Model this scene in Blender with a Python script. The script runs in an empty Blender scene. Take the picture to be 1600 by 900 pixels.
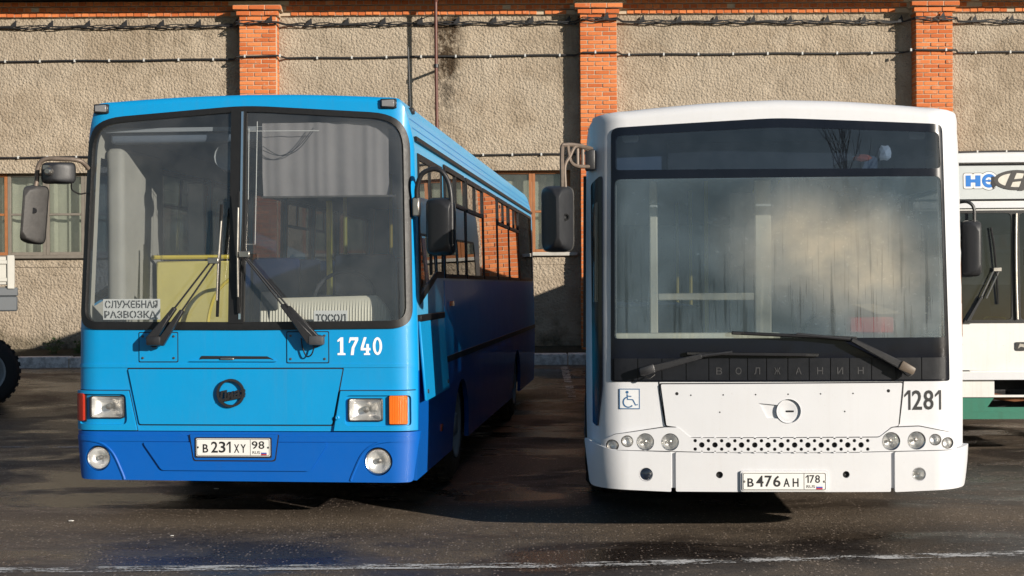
import bpy, bmesh, math, random
from mathutils import Vector, Matrix, Euler
from mathutils.noise import noise as pnoise
random.seed(7)
PI = math.pi; R = math.radians
SC = bpy.context.scene
COL = SC.collection

# ------------------------------------------------------------------ camera
cam_d = bpy.data.cameras.new('camera'); cam = bpy.data.objects.new('camera', cam_d); COL.objects.link(cam)
cam_d.sensor_width = 36; cam_d.lens = 50.4; cam_d.clip_end = 2000; cam_d.clip_start = 0.05
cam.matrix_world = Matrix.Translation((0, 0, 1.735)) @ (Euler((PI/2 - R(0.10), 0, 0)).to_matrix().to_4x4() @ Matrix.Rotation(-0.006, 4, 'Z'))
SC.camera = cam

# ------------------------------------------------------------------ world, sun, exposure
SUN_EL, SUN_AZ = R(15.2), R(45)        # azimuth measured from the wall normal (-Y) towards +X
sdir = Vector((math.sin(SUN_AZ)*math.cos(SUN_EL), -math.cos(SUN_AZ)*math.cos(SUN_EL), math.sin(SUN_EL)))
w = bpy.data.worlds.new('World'); SC.world = w; w.use_nodes = True
wn = w.node_tree.nodes; wl = w.node_tree.links
sky = wn.new('ShaderNodeTexSky'); sky.sky_type = 'NISHITA'; sky.sun_disc = False
sky.sun_elevation = SUN_EL; sky.sun_rotation = PI - SUN_AZ
sky.air_density = 1.0; sky.dust_density = 0.25; sky.ozone_density = 1.6
wl.new(sky.outputs[0], wn['Background'].inputs[0]); wn['Background'].inputs[1].default_value = 0.068
sl = bpy.data.lights.new('sun', 'SUN'); sl.energy = 4.9; sl.angle = R(0.5); sl.color = (1.0, 0.915, 0.80)
so = bpy.data.objects.new('sun', sl); COL.objects.link(so)
so.rotation_euler = sdir.to_track_quat('Z', 'Y').to_euler(); so.location = sdir*60
SC.view_settings.view_transform = 'Standard'; SC.view_settings.look = 'None'
SC.view_settings.exposure = 0.43; SC.view_settings.gamma = 1.0; SC.view_settings.use_curve_mapping = False
SC.render.engine = 'CYCLES'
SC.cycles.max_bounces = 8; SC.cycles.transparent_max_bounces = 16; SC.cycles.caustics_reflective = False; SC.cycles.caustics_refractive = False

# ------------------------------------------------------------------ node material helpers
MATS = {}
class NT:
    def __init__(s, name):
        s.m = bpy.data.materials.new(name); s.m.use_nodes = True
        s.n = s.m.node_tree.nodes; s.l = s.m.node_tree.links
        s.b = s.n['Principled BSDF']; s.out = s.n['Material Output']; s._c = None
        MATS[name] = s.m
    def __call__(s, typ, **kw):
        n = s.n.new('ShaderNode' + typ)
        for k, v in kw.items():
            if k in n.inputs: s.set(n.inputs[k], v)
            else: setattr(n, k, v)
        return n
    def set(s, inp, v):
        if isinstance(v, bpy.types.NodeSocket): s.l.new(v, inp)
        elif isinstance(v, bpy.types.Node): s.l.new(v.outputs[0], inp)
        else:
            try: inp.default_value = v
            except Exception: inp.default_value = (*v, 1) if len(v) == 3 else v
    def co(s, kind='Object', scale=(1, 1, 1)):
        t = s('TexCoord'); m = s('Mapping'); s.l.new(t.outputs[kind], m.inputs[0]); m.inputs['Scale'].default_value = scale
        return m.outputs[0]
    def wco(s, scale=(1, 1, 1)):
        g = s('NewGeometry'); m = s('Mapping'); s.l.new(g.outputs['Position'], m.inputs[0]); m.inputs['Scale'].default_value = scale
        return m.outputs[0]
    def noise(s, co, scale, detail=4, rough=.55, dist=0):
        n = s('TexNoise'); s.l.new(co, n.inputs['Vector']); n.inputs['Scale'].default_value = scale
        n.inputs['Detail'].default_value = detail; n.inputs['Roughness'].default_value = rough; n.inputs['Distortion'].default_value = dist
        return n.outputs[0]
    def ramp(s, fac, stops):
        r = s('ValToRGB'); s.l.new(fac, r.inputs[0]); e = r.color_ramp.elements
        while len(e) < len(stops): e.new(.5)
        for q, (p, c) in zip(e, stops):
            q.position = p; q.color = (c, c, c, 1) if not isinstance(c, (tuple, list)) else (*c, 1)
        return r.outputs[0]
    def mix(s, fac, a, b):
        m = s('Mix', data_type='RGBA'); s.set(m.inputs[0], fac); s.set(m.inputs[6], a); s.set(m.inputs[7], b); return m.outputs[2]
    def math(s, op, a, b=0.0, clamp=False):
        m = s('Math', operation=op, use_clamp=clamp); s.set(m.inputs[0], a); s.set(m.inputs[1], b); return m.outputs[0]
    def bump(s, h, strength=.3, dist=.01, normal=None):
        b = s('Bump'); s.l.new(h, b.inputs['Height']); b.inputs['Strength'].default_value = strength; b.inputs['Distance'].default_value = dist
        if normal is not None: s.l.new(normal, b.inputs['Normal'])
        return b.outputs[0]
    def P(s, **kw):
        for k, v in kw.items(): s.set(s.b.inputs[k.replace('_', ' ')], v)
        return s.m

def paint(name, col, rough=.32, coat=.35, dirt=.12, dirtcol=(.10, .085, .065), spec=.5, crough=.08):
    t = NT(name); co = t.co('Object')
    n1 = t.noise(co, 2.3, 6, .62); n2 = t.noise(co, 22, 5, .7)
    sep = t('SeparateXYZ'); t.l.new(co, sep.inputs[0])
    low = t.math('SUBTRACT', 1.0, t.math('MULTIPLY', sep.outputs[2], 1.1), True)       # road film near the bottom edge
    run = t.ramp(t.noise(t.co('Object', (26, 26, .9)), 1.0, 4, .6), [(.52, 0.0), (.72, 1.0)])       # rain streaks
    f = t.math('MULTIPLY', t.ramp(n1, [(.42, 0.0), (.75, 1.0)]), dirt)
    f = t.math('ADD', f, t.math('MULTIPLY', t.math('MULTIPLY', run, n1), dirt*1.6))
    f = t.math('ADD', f, t.math('MULTIPLY', t.math('MULTIPLY', low, n2), dirt*3.2), True)
    spk = t.ramp(t.noise(co, 95, 2, .5), [(.69, 0.0), (.74, 1.0)])
    f2 = t.math('ADD', f, t.math('MULTIPLY', spk, dirt*3.0), True)
    fade = t.ramp(t.noise(co, .9, 3, .5), [(.3, 0.0), (.7, 1.0)])
    c = t.mix(t.math('MULTIPLY', fade, .35), col, tuple(x*.80 for x in col))
    c = t.mix(f2, c, dirtcol)
    r = t.math('ADD', rough, t.math('ADD', t.math('MULTIPLY', n2, .16), t.math('MULTIPLY', f, 1.2)))
    nb = t.bump(t.math('ADD', t.noise(co, 1.6, 2, .5), t.math('MULTIPLY', t.noise(co, 6, 3, .5), .25)), .16, .03)
    return t.P(Base_Color=c, Roughness=r, Coat_Weight=coat, Coat_Roughness=crough, Normal=nb, Specular_IOR_Level=spec)

def plain(name, col, rough=.6, metal=0.0, var=.25, scale=14, bump=.15, **kw):
    t = NT(name); co = t.co('Object'); n = t.noise(co, scale, 5, .6)
    c = t.mix(n, tuple(x*(1-var) for x in col), tuple(min(1, x*(1+var)) for x in col))
    return t.P(Base_Color=c, Roughness=t.math('ADD', rough-.08, t.math('MULTIPLY', n, .16)), Metallic=metal, Normal=t.bump(t.noise(co, scale*4, 3), bump, .004), **kw)

# ---- paints
paint('sky_blue_paint', (0.0, .275, .60), rough=.36, coat=.25, dirt=.05, spec=.4)
paint('sky_blue_lit', (0.07, .38, .66), rough=.38, coat=.3, dirt=.03, spec=.5, crough=.12)  # paler sky blue: sunlit sheen of the roof edge painted into the colour
paint('royal_blue_paint', (0.0, .098, .43), rough=.36, coat=.2, dirt=.03, spec=.3, dirtcol=(.03, .06, .12))
paint('shaded_blue_paint', (0.0, .24, .62), rough=.38, coat=.2, dirt=.03, spec=.35)  # deeper blue with the shade of the bus side painted in
paint('white_paint', (.625, .635, .66), rough=.4, coat=.2, dirt=.065, dirtcol=(.40, .34, .27))
paint('old_white_paint', (.70, .70, .68), rough=.45, coat=.1, dirt=.14, dirtcol=(.3, .24, .18))
paint('green_paint', (.006, .16, .10), rough=.4, coat=.2, dirt=.12)
plain('black_rubber', (.006, .006, .0065), .5, scale=30, bump=.3)
plain('black_gap', (.006, .006, .007), .8)
plain('black_plastic', (.018, .018, .020), .42, scale=40, bump=.2)
plain('grey_plastic', (.055, .057, .062), .5, scale=30)
plain('mask_black', (.004, .0055, .011), .2, var=.4, scale=6, bump=.02, Specular_IOR_Level=.3)
plain('plate_grey', (.008, .009, .012), .4, var=.5, scale=9, Specular_IOR_Level=.3)
plain('chrome', (.75, .75, .74), .14, 1.0, var=.06, bump=.02)
plain('worn_metal', (.45, .42, .38), .38, 1.0, var=.2)
plain('dash_beige', (.33, .30, .24), .65)
plain('curtain_grey', (.20, .183, .178), .9, var=.12, scale=5)
plain('lining_cream', (.36, .34, .29), .7, var=.1, scale=3)
plain('lining_grey', (.30, .31, .31), .7, var=.1, scale=3)
plain('ceiling_grey', (.22, .23, .24), .7, var=.1, scale=3)
plain('floor_dark', (.05, .05, .052), .8)
plain('seat_blue', (.015, .045, .13), .85, scale=60)
plain('seat_grey', (.09, .09, .10), .85, scale=60)
plain('yellow_paint', (.55, .42, .05), .45, var=.12)
plain('yellow_panel', (.52, .44, .14), .55, var=.12, scale=4)
plain('paper', (.62, .60, .56), .8, var=.06, scale=20)
plain('card_tan', (.42, .34, .24), .8)
plain('red_card', (.42, .03, .035), .7)
plain('ink_black', (.015, .015, .016), .6)
plain('ink_grey', (.055, .052, .05), .7)
plain('plate_white', (.74, .73, .70), .45, var=.05)
plain('number_white', (.80, .82, .84), .5, var=.05)
plain('sign_blue', (.03, .11, .24), .5, var=.1)
plain('sign_bright_blue', (.012, .16, .52), .45, var=.1)
plain('flag_red', (.45, .03, .04), .5)
plain('flag_blue', (.03, .08, .35), .5)
plain('pipe_brown', (.10, .032, .022), .5, var=.3, scale=20)
plain('wood_orange', (.30, .115, .040), .6, var=.35, scale=9)
plain('wood_grey', (.17, .15, .125), .75, var=.3, scale=10)
plain('truck_white', (.42, .41, .37), .65, var=.2, scale=5)
plain('truck_grey', (.075, .085, .095), .6, var=.35, scale=7)
plain('rim_grey', (.26, .28, .30), .55, var=.2, scale=9)
plain('tyre', (.016, .016, .016), .82, var=.3, scale=30, bump=.4)
plain('cable_black', (.013, .013, .015), .6)
plain('clip_pale', (.5, .5, .48), .5)
plain('eave_white', (.62, .63, .64), .5)
plain('eave_dark', (.028, .020, .016), .8)
plain('sill_grey', (.42, .40, .36), .85, var=.25, scale=12, bump=.5)
plain('room_dark', (.055, .058, .055), .9)
plain('curtain_room', (.56, .55, .50), .9, var=.25, scale=2)
plain('bolt_grey', (.09, .09, .09), .5, .6)
plain('under_black', (.010, .010, .010), .9)
plain('leaf_green', (.045, .075, .02), .7, var=.4, scale=20)
plain('mirror_black', (.022, .023, .026), .5, scale=20)
plain('mirror_tube', (.16, .125, .10), .55, .3, var=.5, scale=25)
plain('grey_lens', (.20, .20, .205), .25, var=.1)
plain('faded_letter', (.03, .03, .032), .5, var=.6, scale=60)
plain('cap_brown', (.13, .10, .075), .5)
plain('sticker_pale', (.66, .68, .70), .5, var=.04)
plain('rag_red', (.42, .09, .05), .9)
plain('sign_pale', (.50, .53, .53), .4, var=.06)
plain('card_pale', (.60, .57, .50), .6)
plain('header_blue', (.10, .12, .15), .6, var=.2, scale=3)
plain('lamp_reflector', (.86, .86, .85), .38, .75, var=.12, scale=40, bump=.3)
plain('mirror_dust', (.055, .052, .05), .6, var=.6, scale=16, bump=.5)
plain('bark', (.05, .042, .034), .9, var=.3, scale=12)
plain('pillar_dull', (.27, .255, .22), .75, var=.25, scale=3)
plain('dash_cream', (.50, .46, .36), .6, var=.1, scale=5)
plain('post_cream', (.46, .42, .34), .7, var=.15, scale=4)
plain('rust', (.22, .085, .035), .75, var=.4, scale=30)

def lens(name, col, alpha=.75, rough=.12):
    t = NT(name); co = t.co('Object'); wv = t('TexWave', wave_type='BANDS', bands_direction='X'); t.l.new(co, wv.inputs[0]); wv.inputs['Scale'].default_value = 26
    nb = t.bump(wv.outputs[1], .35, .004)
    return t.P(Base_Color=col, Roughness=rough, Coat_Weight=.6, Coat_Roughness=.04, Normal=nb, Subsurface_Weight=.15)
lens('amber_lens', (.72, .145, .012)); lens('red_lens', (.38, .03, .015))

def pane_fresnel(t, ior):
    g = t('NewGeometry'); f = t('Fresnel')
    t.set(f.inputs['IOR'], t.math('ADD', t.math('MULTIPLY', g.outputs['Backfacing'], 1/ior - ior), ior)); return f
def glass(name, tint, refl=1.0, dirt=.05, dirtcol=(.5, .5, .48), ior=1.5, dirtscale=6, rough=.0, streak=False):
    """thin pane: clear transmission + mirror reflection by Fresnel + a film of dust and painted haze"""
    t = NT(name); t.n.remove(t.b)
    fr = pane_fresnel(t, ior)
    tr = t('BsdfTransparent', Color=(*tint, 1)); gl = t('BsdfGlossy', Roughness=rough)
    co = t.co('Object')
    nb = t.bump(t.noise(co, 1.3, 2, .4), .05, .01); t.set(gl.inputs['Normal'], nb)
    mx = t('MixShader'); t.set(mx.inputs[0], t.math('MULTIPLY', fr.outputs[0], refl, True)); t.l.new(tr.outputs[0], mx.inputs[1]); t.l.new(gl.outputs[0], mx.inputs[2])
    df = t('BsdfDiffuse', Color=(*dirtcol, 1)); tl = t('BsdfTranslucent', Color=(*dirtcol, 1))
    dm = t('MixShader', Fac=.4); t.l.new(df.outputs[0], dm.inputs[1]); t.l.new(tl.outputs[0], dm.inputs[2])
    n = t.ramp(t.noise(co, dirtscale, 6, .65), [(.3, .25), (.75, 1.0)])
    m2 = t('MixShader'); t.set(m2.inputs[0], t.math('MULTIPLY', n, dirt)); t.l.new(mx.outputs[0], m2.inputs[1]); t.l.new(dm.outputs[0], m2.inputs[2])
    t.l.new(m2.outputs[0], t.out.inputs[0]); return t.m
glass('windscreen_glass', (.88, .92, .95), 2.3, .16, (.44, .45, .46), dirtscale=3)  # dust film also paints in the milky reflected haze
glass('tinted_glass', (.16, .17, .17), 1.7, .02)
glass('room_glass', (.80, .82, .79), 1.8, .14, (.45, .45, .42))
glass('lamp_glass', (.95, .95, .95), 1.6, .16, (.75, .75, .74), dirtscale=25)
glass('dark_glass', (.15, .20, .29), 1.9, .05, (.36, .42, .52))  # blue sky reflection painted into tint and film

glass('sign_pane', (.36, .44, .56), 2.0, .07, (.30, .38, .50))  # brighter blue tint and film, painting in the reflected sky
def fogged():
    """condensation on the inside of the white bus's windscreen with trickles running down it and a painted warm sun glow"""
    t = NT('fogged_glass'); t.n.remove(t.b)
    fr = pane_fresnel(t, 1.5); tr = t('BsdfTransparent', Color=(.80, .86, .88, 1)); gl = t('BsdfGlossy', Roughness=0.0)
    mx = t('MixShader'); t.set(mx.inputs[0], t.math('MULTIPLY', fr.outputs[0], 1.3, True)); t.l.new(tr.outputs[0], mx.inputs[1]); t.l.new(gl.outputs[0], mx.inputs[2])
    co = t.co('Object'); warp = t.co('Object', (24, 1, 1.1)); warp2 = t.co('Object', (75, 1, 2.2))
    big = t.ramp(t.noise(co, 1.7, 4, .55, .6), [(.33, .12), (.66, 1.0)])
    dots = t.ramp(t.noise(co, 38, 3, .6), [(.62, 0.0), (.72, 1.0)])
    s1 = t.ramp(t.noise(warp, 1.0, 3, .5), [(.58, 0.0), (.66, 1.0)]); s2 = t.ramp(t.noise(warp2, 1.0, 2, .5), [(.60, 0.0), (.68, 1.0)])
    sep = t('SeparateXYZ'); t.l.new(co, sep.inputs[0])
    lowz = t.ramp(t.math('MULTIPLY', t.math('SUBTRACT', 2.35, sep.outputs[2]), 1.05, True), [(.25, .12), (.8, 1.0)])
    runs = t.math('MULTIPLY', t.math('MAXIMUM', s1, t.math('MULTIPLY', s2, .8)), lowz)
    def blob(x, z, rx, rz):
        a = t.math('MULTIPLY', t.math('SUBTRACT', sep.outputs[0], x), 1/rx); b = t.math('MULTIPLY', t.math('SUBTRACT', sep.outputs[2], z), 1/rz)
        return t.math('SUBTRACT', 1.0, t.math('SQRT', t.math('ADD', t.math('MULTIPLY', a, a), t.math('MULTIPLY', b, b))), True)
    core = t.math('ADD', blob(.22, 2.0, .75, .55), t.math('MULTIPLY', blob(.75, 1.75, .6, .6), .7), True)  # sun glow at centre right, painted into fog colour and density
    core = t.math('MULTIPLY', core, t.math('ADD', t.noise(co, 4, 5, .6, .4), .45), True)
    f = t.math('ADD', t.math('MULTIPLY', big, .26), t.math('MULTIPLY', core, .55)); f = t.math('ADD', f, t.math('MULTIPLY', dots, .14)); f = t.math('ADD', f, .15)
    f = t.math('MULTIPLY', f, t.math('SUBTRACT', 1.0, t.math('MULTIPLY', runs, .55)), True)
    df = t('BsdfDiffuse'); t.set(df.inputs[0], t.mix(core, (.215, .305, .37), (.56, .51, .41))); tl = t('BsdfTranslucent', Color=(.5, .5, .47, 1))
    dm = t('MixShader', Fac=.35); t.l.new(df.outputs[0], dm.inputs[1]); t.l.new(tl.outputs[0], dm.inputs[2])
    m2 = t('MixShader'); t.set(m2.inputs[0], f); t.l.new(mx.outputs[0], m2.inputs[1]); t.l.new(dm.outputs[0], m2.inputs[2])
    t.l.new(m2.outputs[0], t.out.inputs[0])
fogged()

def stucco():
    t = NT('rough_stucco'); co = t.wco()
    big = t.noise(co, .55, 5, .6); mid = t.noise(co, 3.2, 5, .65)
    c = t.mix(t.ramp(big, [(.3, 0.0), (.7, 1.0)]), (.345, .282, .210), (.478, .402, .310))
    c = t.mix(t.math('MULTIPLY', t.ramp(mid, [(.40, 0.0), (.72, 1.0)]), .8), c, (.27, .215, .155))
    # damp stain beside the leaking pipe and a darker tone towards the foot
    sep = t('SeparateXYZ'); t.l.new(co, sep.inputs[0])
    dx = t.math('ABSOLUTE', t.math('ADD', sep.outputs[0], 1.14)); st = t.math('SUBTRACT', 1.0, t.math('MULTIPLY', dx, 3.0), True)
    zz = t.ramp(t.math('MULTIPLY', t.math('SUBTRACT', sep.outputs[2], 4.6), .5, True), [(0.0, .15), (.45, .75), (1.0, 1.0)])
    stn = t.math('MULTIPLY', t.math('MULTIPLY', st, zz), t.ramp(t.noise(co, 5.5, 5, .7), [(.34, 0.0), (.54, 1.0)]))
    c = t.mix(t.math('MULTIPLY', stn, 1.9, True), c, (.055, .038, .024))
    drip = t.math('MULTIPLY', t.ramp(t.noise(t.wco((5, 1, .35)), 1.0, 5, .65), [(.52, 0.0), (.70, 1.0)]), t.ramp(t.math('MULTIPLY', t.math('SUBTRACT', sep.outputs[2], 4.4), .47, True), [(0.0, .15), (1.0, 1.0)]))
    c = t.mix(t.math('MULTIPLY', drip, .55), c, (.16, .125, .085))
    pat = t.ramp(t.noise(co, .33, 3, .5, 1.2), [(.52, 0.0), (.55, 1.0)]); c = t.mix(t.math('MULTIPLY', pat, .22), c, (.42, .37, .30))
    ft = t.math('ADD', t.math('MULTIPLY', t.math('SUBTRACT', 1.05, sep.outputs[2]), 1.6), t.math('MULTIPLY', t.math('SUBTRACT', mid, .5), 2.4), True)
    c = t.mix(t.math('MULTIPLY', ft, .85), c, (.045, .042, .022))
    v = t('TexVoronoi'); t.l.new(co, v.inputs['Vector']); v.inputs['Scale'].default_value = 22; v.inputs['Randomness'].default_value = 1
    h = t.math('ADD', t.math('MULTIPLY', t.math('SUBTRACT', 1.0, v.outputs[0]), .8), t.math('MULTIPLY', t.noise(co, 34, 4, .7), 1.1))
    h = t.math('ADD', h, t.math('MULTIPLY', t.noise(co, 5, 3, .6), .9))
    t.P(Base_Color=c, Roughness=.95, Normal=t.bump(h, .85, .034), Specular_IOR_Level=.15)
stucco()

def brickmat():
    t = NT('brick'); oi = t('ObjectInfo'); g = t('NewGeometry')
    rnd = t.math('FRACT', t.math('ADD', oi.outputs['Random'], g.outputs['Random Per Island']))
    co = t.wco(); n = t.noise(co, 30, 5, .65)
    c = t.mix(rnd, (.46, .115, .035), (.64, .215, .075)); c = t.mix(t.math('MULTIPLY', t.ramp(n, [(.5, 0.0), (.75, 1.0)]), .5), c, (.27, .10, .055))
    lime = t.ramp(t.noise(co, 7, 5, .7), [(.60, 0.0), (.68, 1.0)]); c = t.mix(t.math('MULTIPLY', lime, .45), c, (.52, .40, .28))
    t.P(Base_Color=c, Roughness=.9, Normal=t.bump(n, .4, .008), Specular_IOR_Level=.2)
brickmat()
plain('mortar', (.46, .37, .27), .95, var=.2, scale=20, bump=.6)
t = NT('kerb_white'); co = t.wco(); n = t.noise(co, 9, 6, .7)
t.P(Base_Color=t.mix(t.ramp(n, [(.42, 0.0), (.62, 1.0)]), (.80, .79, .78), (.42, .41, .40)), Roughness=.9, Normal=t.bump(n, .4, .02))

def asphalt():
    t = NT('wet_asphalt'); co = t.wco()
    fine = t.noise(t.wco((1, .55, 1)), 62, 4, .8); med = t.noise(co, 14, 5, .65); big = t.noise(co, .55, 5, .6, .5); long = t.noise(t.wco((.6, 1.0, 1)), .9, 6, .64, .8)
    wet = t.ramp(t.math('ADD', t.math('MULTIPLY', big, .45), t.math('MULTIPLY', long, .65)), [(.40, 0.0), (.57, 1.0)])
    sy = t('SeparateXYZ'); t.l.new(co, sy.inputs[0])
    lit_dry_band = t.math('SUBTRACT', 1.0, t.math('ABSOLUTE', t.math('MULTIPLY', t.math('SUBTRACT', sy.outputs[1], t.math('ADD', 10.55, t.math('MULTIPLY', t.math('SUBTRACT', med, .5), .8))), 1.1)), True)  # sunlit strip before the buses painted in as drier, paler asphalt
    dry = t.mix(t.ramp(fine, [(.36, 0.0), (.66, 1.0)]), (.065, .046, .030), (.250, .185, .125))
    dry = t.mix(t.ramp(med, [(.4, 0.0), (.75, 1.0)]), dry, (.105, .082, .060))
    wet = t.math('MULTIPLY', wet, t.math('SUBTRACT', 1.0, t.math('MULTIPLY', lit_dry_band, .9)))
    chips = t.ramp(t.noise(t.wco((1, .5, 1)), 85, 3, .7), [(.60, 0.0), (.68, 1.0)])
    dark = t.mix(t.ramp(fine, [(.36, 0.0), (.68, 1.0)]), (.009, .0075, .007), (.058, .044, .037))
    vo = t('TexVoronoi'); t.l.new(t.wco((1, .42, 1)), vo.inputs['Vector']); vo.inputs['Scale'].default_value = 44
    gate = t('SeparateColor'); t.l.new(vo.outputs['Color'], gate.inputs[0])
    speck = t.math('MULTIPLY', t.math('LESS_THAN', vo.outputs['Distance'], .30), t.math('GREATER_THAN', gate.outputs[0], .72))
    c = t.mix(wet, dry, dark); c = t.mix(t.math('MULTIPLY', speck, .8), c, (.34, .27, .22)); c = t.mix(t.math('MULTIPLY', chips, .55), c, (.42, .35, .28))
    pud = t.ramp(t.noise(t.wco((.5, 1.3, 1)), .8, 4, .55, .3), [(.50, 0.0), (.56, 1.0)])
    r = t.math('SUBTRACT', t.math('SUBTRACT', .92, t.math('MULTIPLY', wet, .54)), t.math('MULTIPLY', t.math('MULTIPLY', pud, wet), .28))
    h = t.math('ADD', t.math('MULTIPLY', fine, 1.0), t.math('MULTIPLY', med, .8))
    b = t('Bump'); t.l.new(h, b.inputs['Height']); b.inputs['Distance'].default_value = .012
    t.set(b.inputs['Strength'], t.math('SUBTRACT', .8, t.math('MULTIPLY', t.math('MULTIPLY', pud, wet), .55)))
    t.P(Base_Color=c, Roughness=r, Normal=b.outputs[0], Specular_IOR_Level=.45)
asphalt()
t = NT('earth'); co = t.wco(); n = t.noise(co, 12, 6, .7)
t.P(Base_Color=t.mix(n, (.02, .018, .010), (.075, .062, .035)), Roughness=.95, Normal=t.bump(n, .8, .04))
t = NT('worn_road_paint'); co = t.wco(); n = t.ramp(t.math('ADD', t.math('MULTIPLY', t.noise(t.wco((.8, 3.2, 1)), 3.0, 6, .75), .75), t.math('MULTIPLY', t.noise(co, 60, 3, .6), .25)), [(.505, 0.0), (.54, 1.0)])
tr = t('BsdfTransparent'); mx = t('MixShader'); t.l.new(n, mx.inputs[0]); t.l.new(tr.outputs[0], mx.inputs[1]); t.l.new(t.b.outputs[0], mx.inputs[2]); t.l.new(mx.outputs[0], t.out.inputs[0])
t.P(Base_Color=t.mix(t.noise(co, 40, 4, .6), (.36, .35, .34), (.74, .73, .71)), Roughness=.8)

# ------------------------------------------------------------------ object helpers
def link(name, me, mat=None, parent=None):
    o = bpy.data.objects.new(name, me); COL.objects.link(o)
    if mat and me is not None and not me.materials: me.materials.append(MATS[mat])
    if parent: o.parent = parent
    return o
def tag(o, label=None, cat=None, group=None, kind=None):
    for k, v in (('label', label), ('category', cat), ('group', group), ('kind', kind)):
        if v: o[k] = v
    return o
def thing(name, label, cat, loc=(0, 0, 0), rz=0, group=None):
    o = link(name, None); o.location = loc; o.rotation_euler = (0, 0, rz); o.empty_display_size = .2
    return tag(o, label, cat, group)
class MB:
    def __init__(s): s.v = []; s.f = []
    def add(s, v, f):
        k = len(s.v); s.v += [tuple(p) for p in v]; s.f += [[i + k for i in q] for q in f]; return s
    def box(s, x0, x1, y0, y1, z0, z1, m=None):
        v = [Vector(p) for p in ((x0,y0,z0),(x1,y0,z0),(x1,y1,z0),(x0,y1,z0),(x0,y0,z1),(x1,y0,z1),(x1,y1,z1),(x0,y1,z1))]
        if m is not None: v = [m @ p for p in v]
        return s.add(v, [(0,3,2,1),(4,5,6,7),(0,1,5,4),(1,2,6,5),(2,3,7,6),(3,0,4,7)])
    def tube(s, pts, r, n=8, cap=True):
        pts = [Vector(p) for p in pts]; rs = r if isinstance(r, (list, tuple)) else [r]*len(pts)
        rings = []; up = None
        for i, p in enumerate(pts):
            d = (pts[min(i+1, len(pts)-1)] - pts[max(i-1, 0)]).normalized()
            if up is None: up = d.orthogonal().normalized()
            up = (up - d*up.dot(d)); up = up.normalized() if up.length > 1e-5 else d.orthogonal().normalized()
            sd = d.cross(up); rings.append([p + (up*math.cos(2*PI*k/n) + sd*math.sin(2*PI*k/n))*rs[i] for k in range(n)])
        v = [q for g in rings for q in g]; f = []
        for i in range(len(pts)-1):
            for k in range(n): f.append((i*n+k, i*n+(k+1) % n, (i+1)*n+(k+1) % n, (i+1)*n+k))
        if cap: f.append(tuple(reversed(range(n)))); f.append(tuple(range((len(pts)-1)*n, len(pts)*n)))
        return s.add(v, f)
    def lathe(s, prof, m=None, n=24, closed=False):
        """profile of (radius, height) turned about local Z"""
        m = m or Matrix.Identity(4); v = []; f = []
        for r, h in prof:
            for k in range(n): v.append(m @ Vector((r*math.cos(2*PI*k/n), r*math.sin(2*PI*k/n), h)))
        for i in range(len(prof)-1):
            for k in range(n): f.append((i*n+k, i*n+(k+1) % n, (i+1)*n+(k+1) % n, (i+1)*n+k))
        return s.add(v, f)
    def prism(s, poly, d0, d1, m=None):
        """polygon in local XY pushed from d0 to d1 along local Z"""
        m = m or Matrix.Identity(4); n = len(poly)
        v = [m @ Vector((x, y, d0)) for x, y in poly] + [m @ Vector((x, y, d1)) for x, y in poly]
        return s.add(v, [tuple(reversed(range(n))), tuple(range(n, 2*n))] + [(i, (i+1) % n, n+(i+1) % n, n+i) for i in range(n)])
    def mesh(s, name, bevel=0, seg=2, smooth=True, ang=40):
        me = bpy.data.meshes.new(name); me.from_pydata(s.v, [], s.f); bm = bmesh.new(); bm.from_mesh(me)
        bmesh.ops.recalc_face_normals(bm, faces=bm.faces)
        if bevel: bmesh.ops.bevel(bm, geom=list(bm.edges), offset=bevel, segments=seg, affect='EDGES', profile=.5)
        if smooth:
            for fc in bm.faces: fc.smooth = True
            for e in bm.edges:
                if len(e.link_faces) == 2 and e.calc_face_angle(0) > R(ang): e.smooth = False
        bm.to_mesh(me); bm.free(); return me
    def build(s, name, mat, parent=None, bevel=0, seg=2, **kw): return link(name, s.mesh(name, bevel, seg, **kw), mat, parent)

def mesh2d_of(curve_ob):
    COL.objects.link(curve_ob); dg = bpy.context.evaluated_depsgraph_get()
    me = bpy.data.meshes.new_from_object(curve_ob.evaluated_get(dg)); COL.objects.unlink(curve_ob)
    bm = bmesh.new(); bm.from_mesh(me); cd = curve_ob.data; bpy.data.objects.remove(curve_ob); bpy.data.curves.remove(cd); bpy.data.meshes.remove(me)
    bmesh.ops.remove_doubles(bm, verts=bm.verts, dist=1e-5); bmesh.ops.dissolve_limit(bm, angle_limit=.01, verts=[], edges=list(bm.edges)) if False else None
    for f in bm.faces:
        if f.normal.z < 0: f.normal_flip()
    return bm
def fill2d(loops, gx=(), gy=()):
    """2D shape (outer loop + hole loops) filled, then cut along the grid lines gx, gy"""
    cu = bpy.data.curves.new('fill', 'CURVE'); cu.dimensions = '2D'; cu.fill_mode = 'FRONT'
    for lp in loops:
        sp = cu.splines.new('POLY'); sp.points.add(len(lp)-1); sp.use_cyclic_u = True
        for q, (x, y) in zip(sp.points, lp): q.co = (x, y, 0, 1)
    bm = mesh2d_of(bpy.data.objects.new('fill', cu)); return cut(bm, gx, gy)
def cut(bm, gx, gy):
    for gl, no in ((gx, (1, 0, 0)), (gy, (0, 1, 0))):
        for c in gl: bmesh.ops.bisect_plane(bm, geom=bm.verts[:]+bm.edges[:]+bm.faces[:], dist=1e-5, plane_co=(c if no[0] else 0, c if no[1] else 0, 0), plane_no=no)
    return bm
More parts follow.
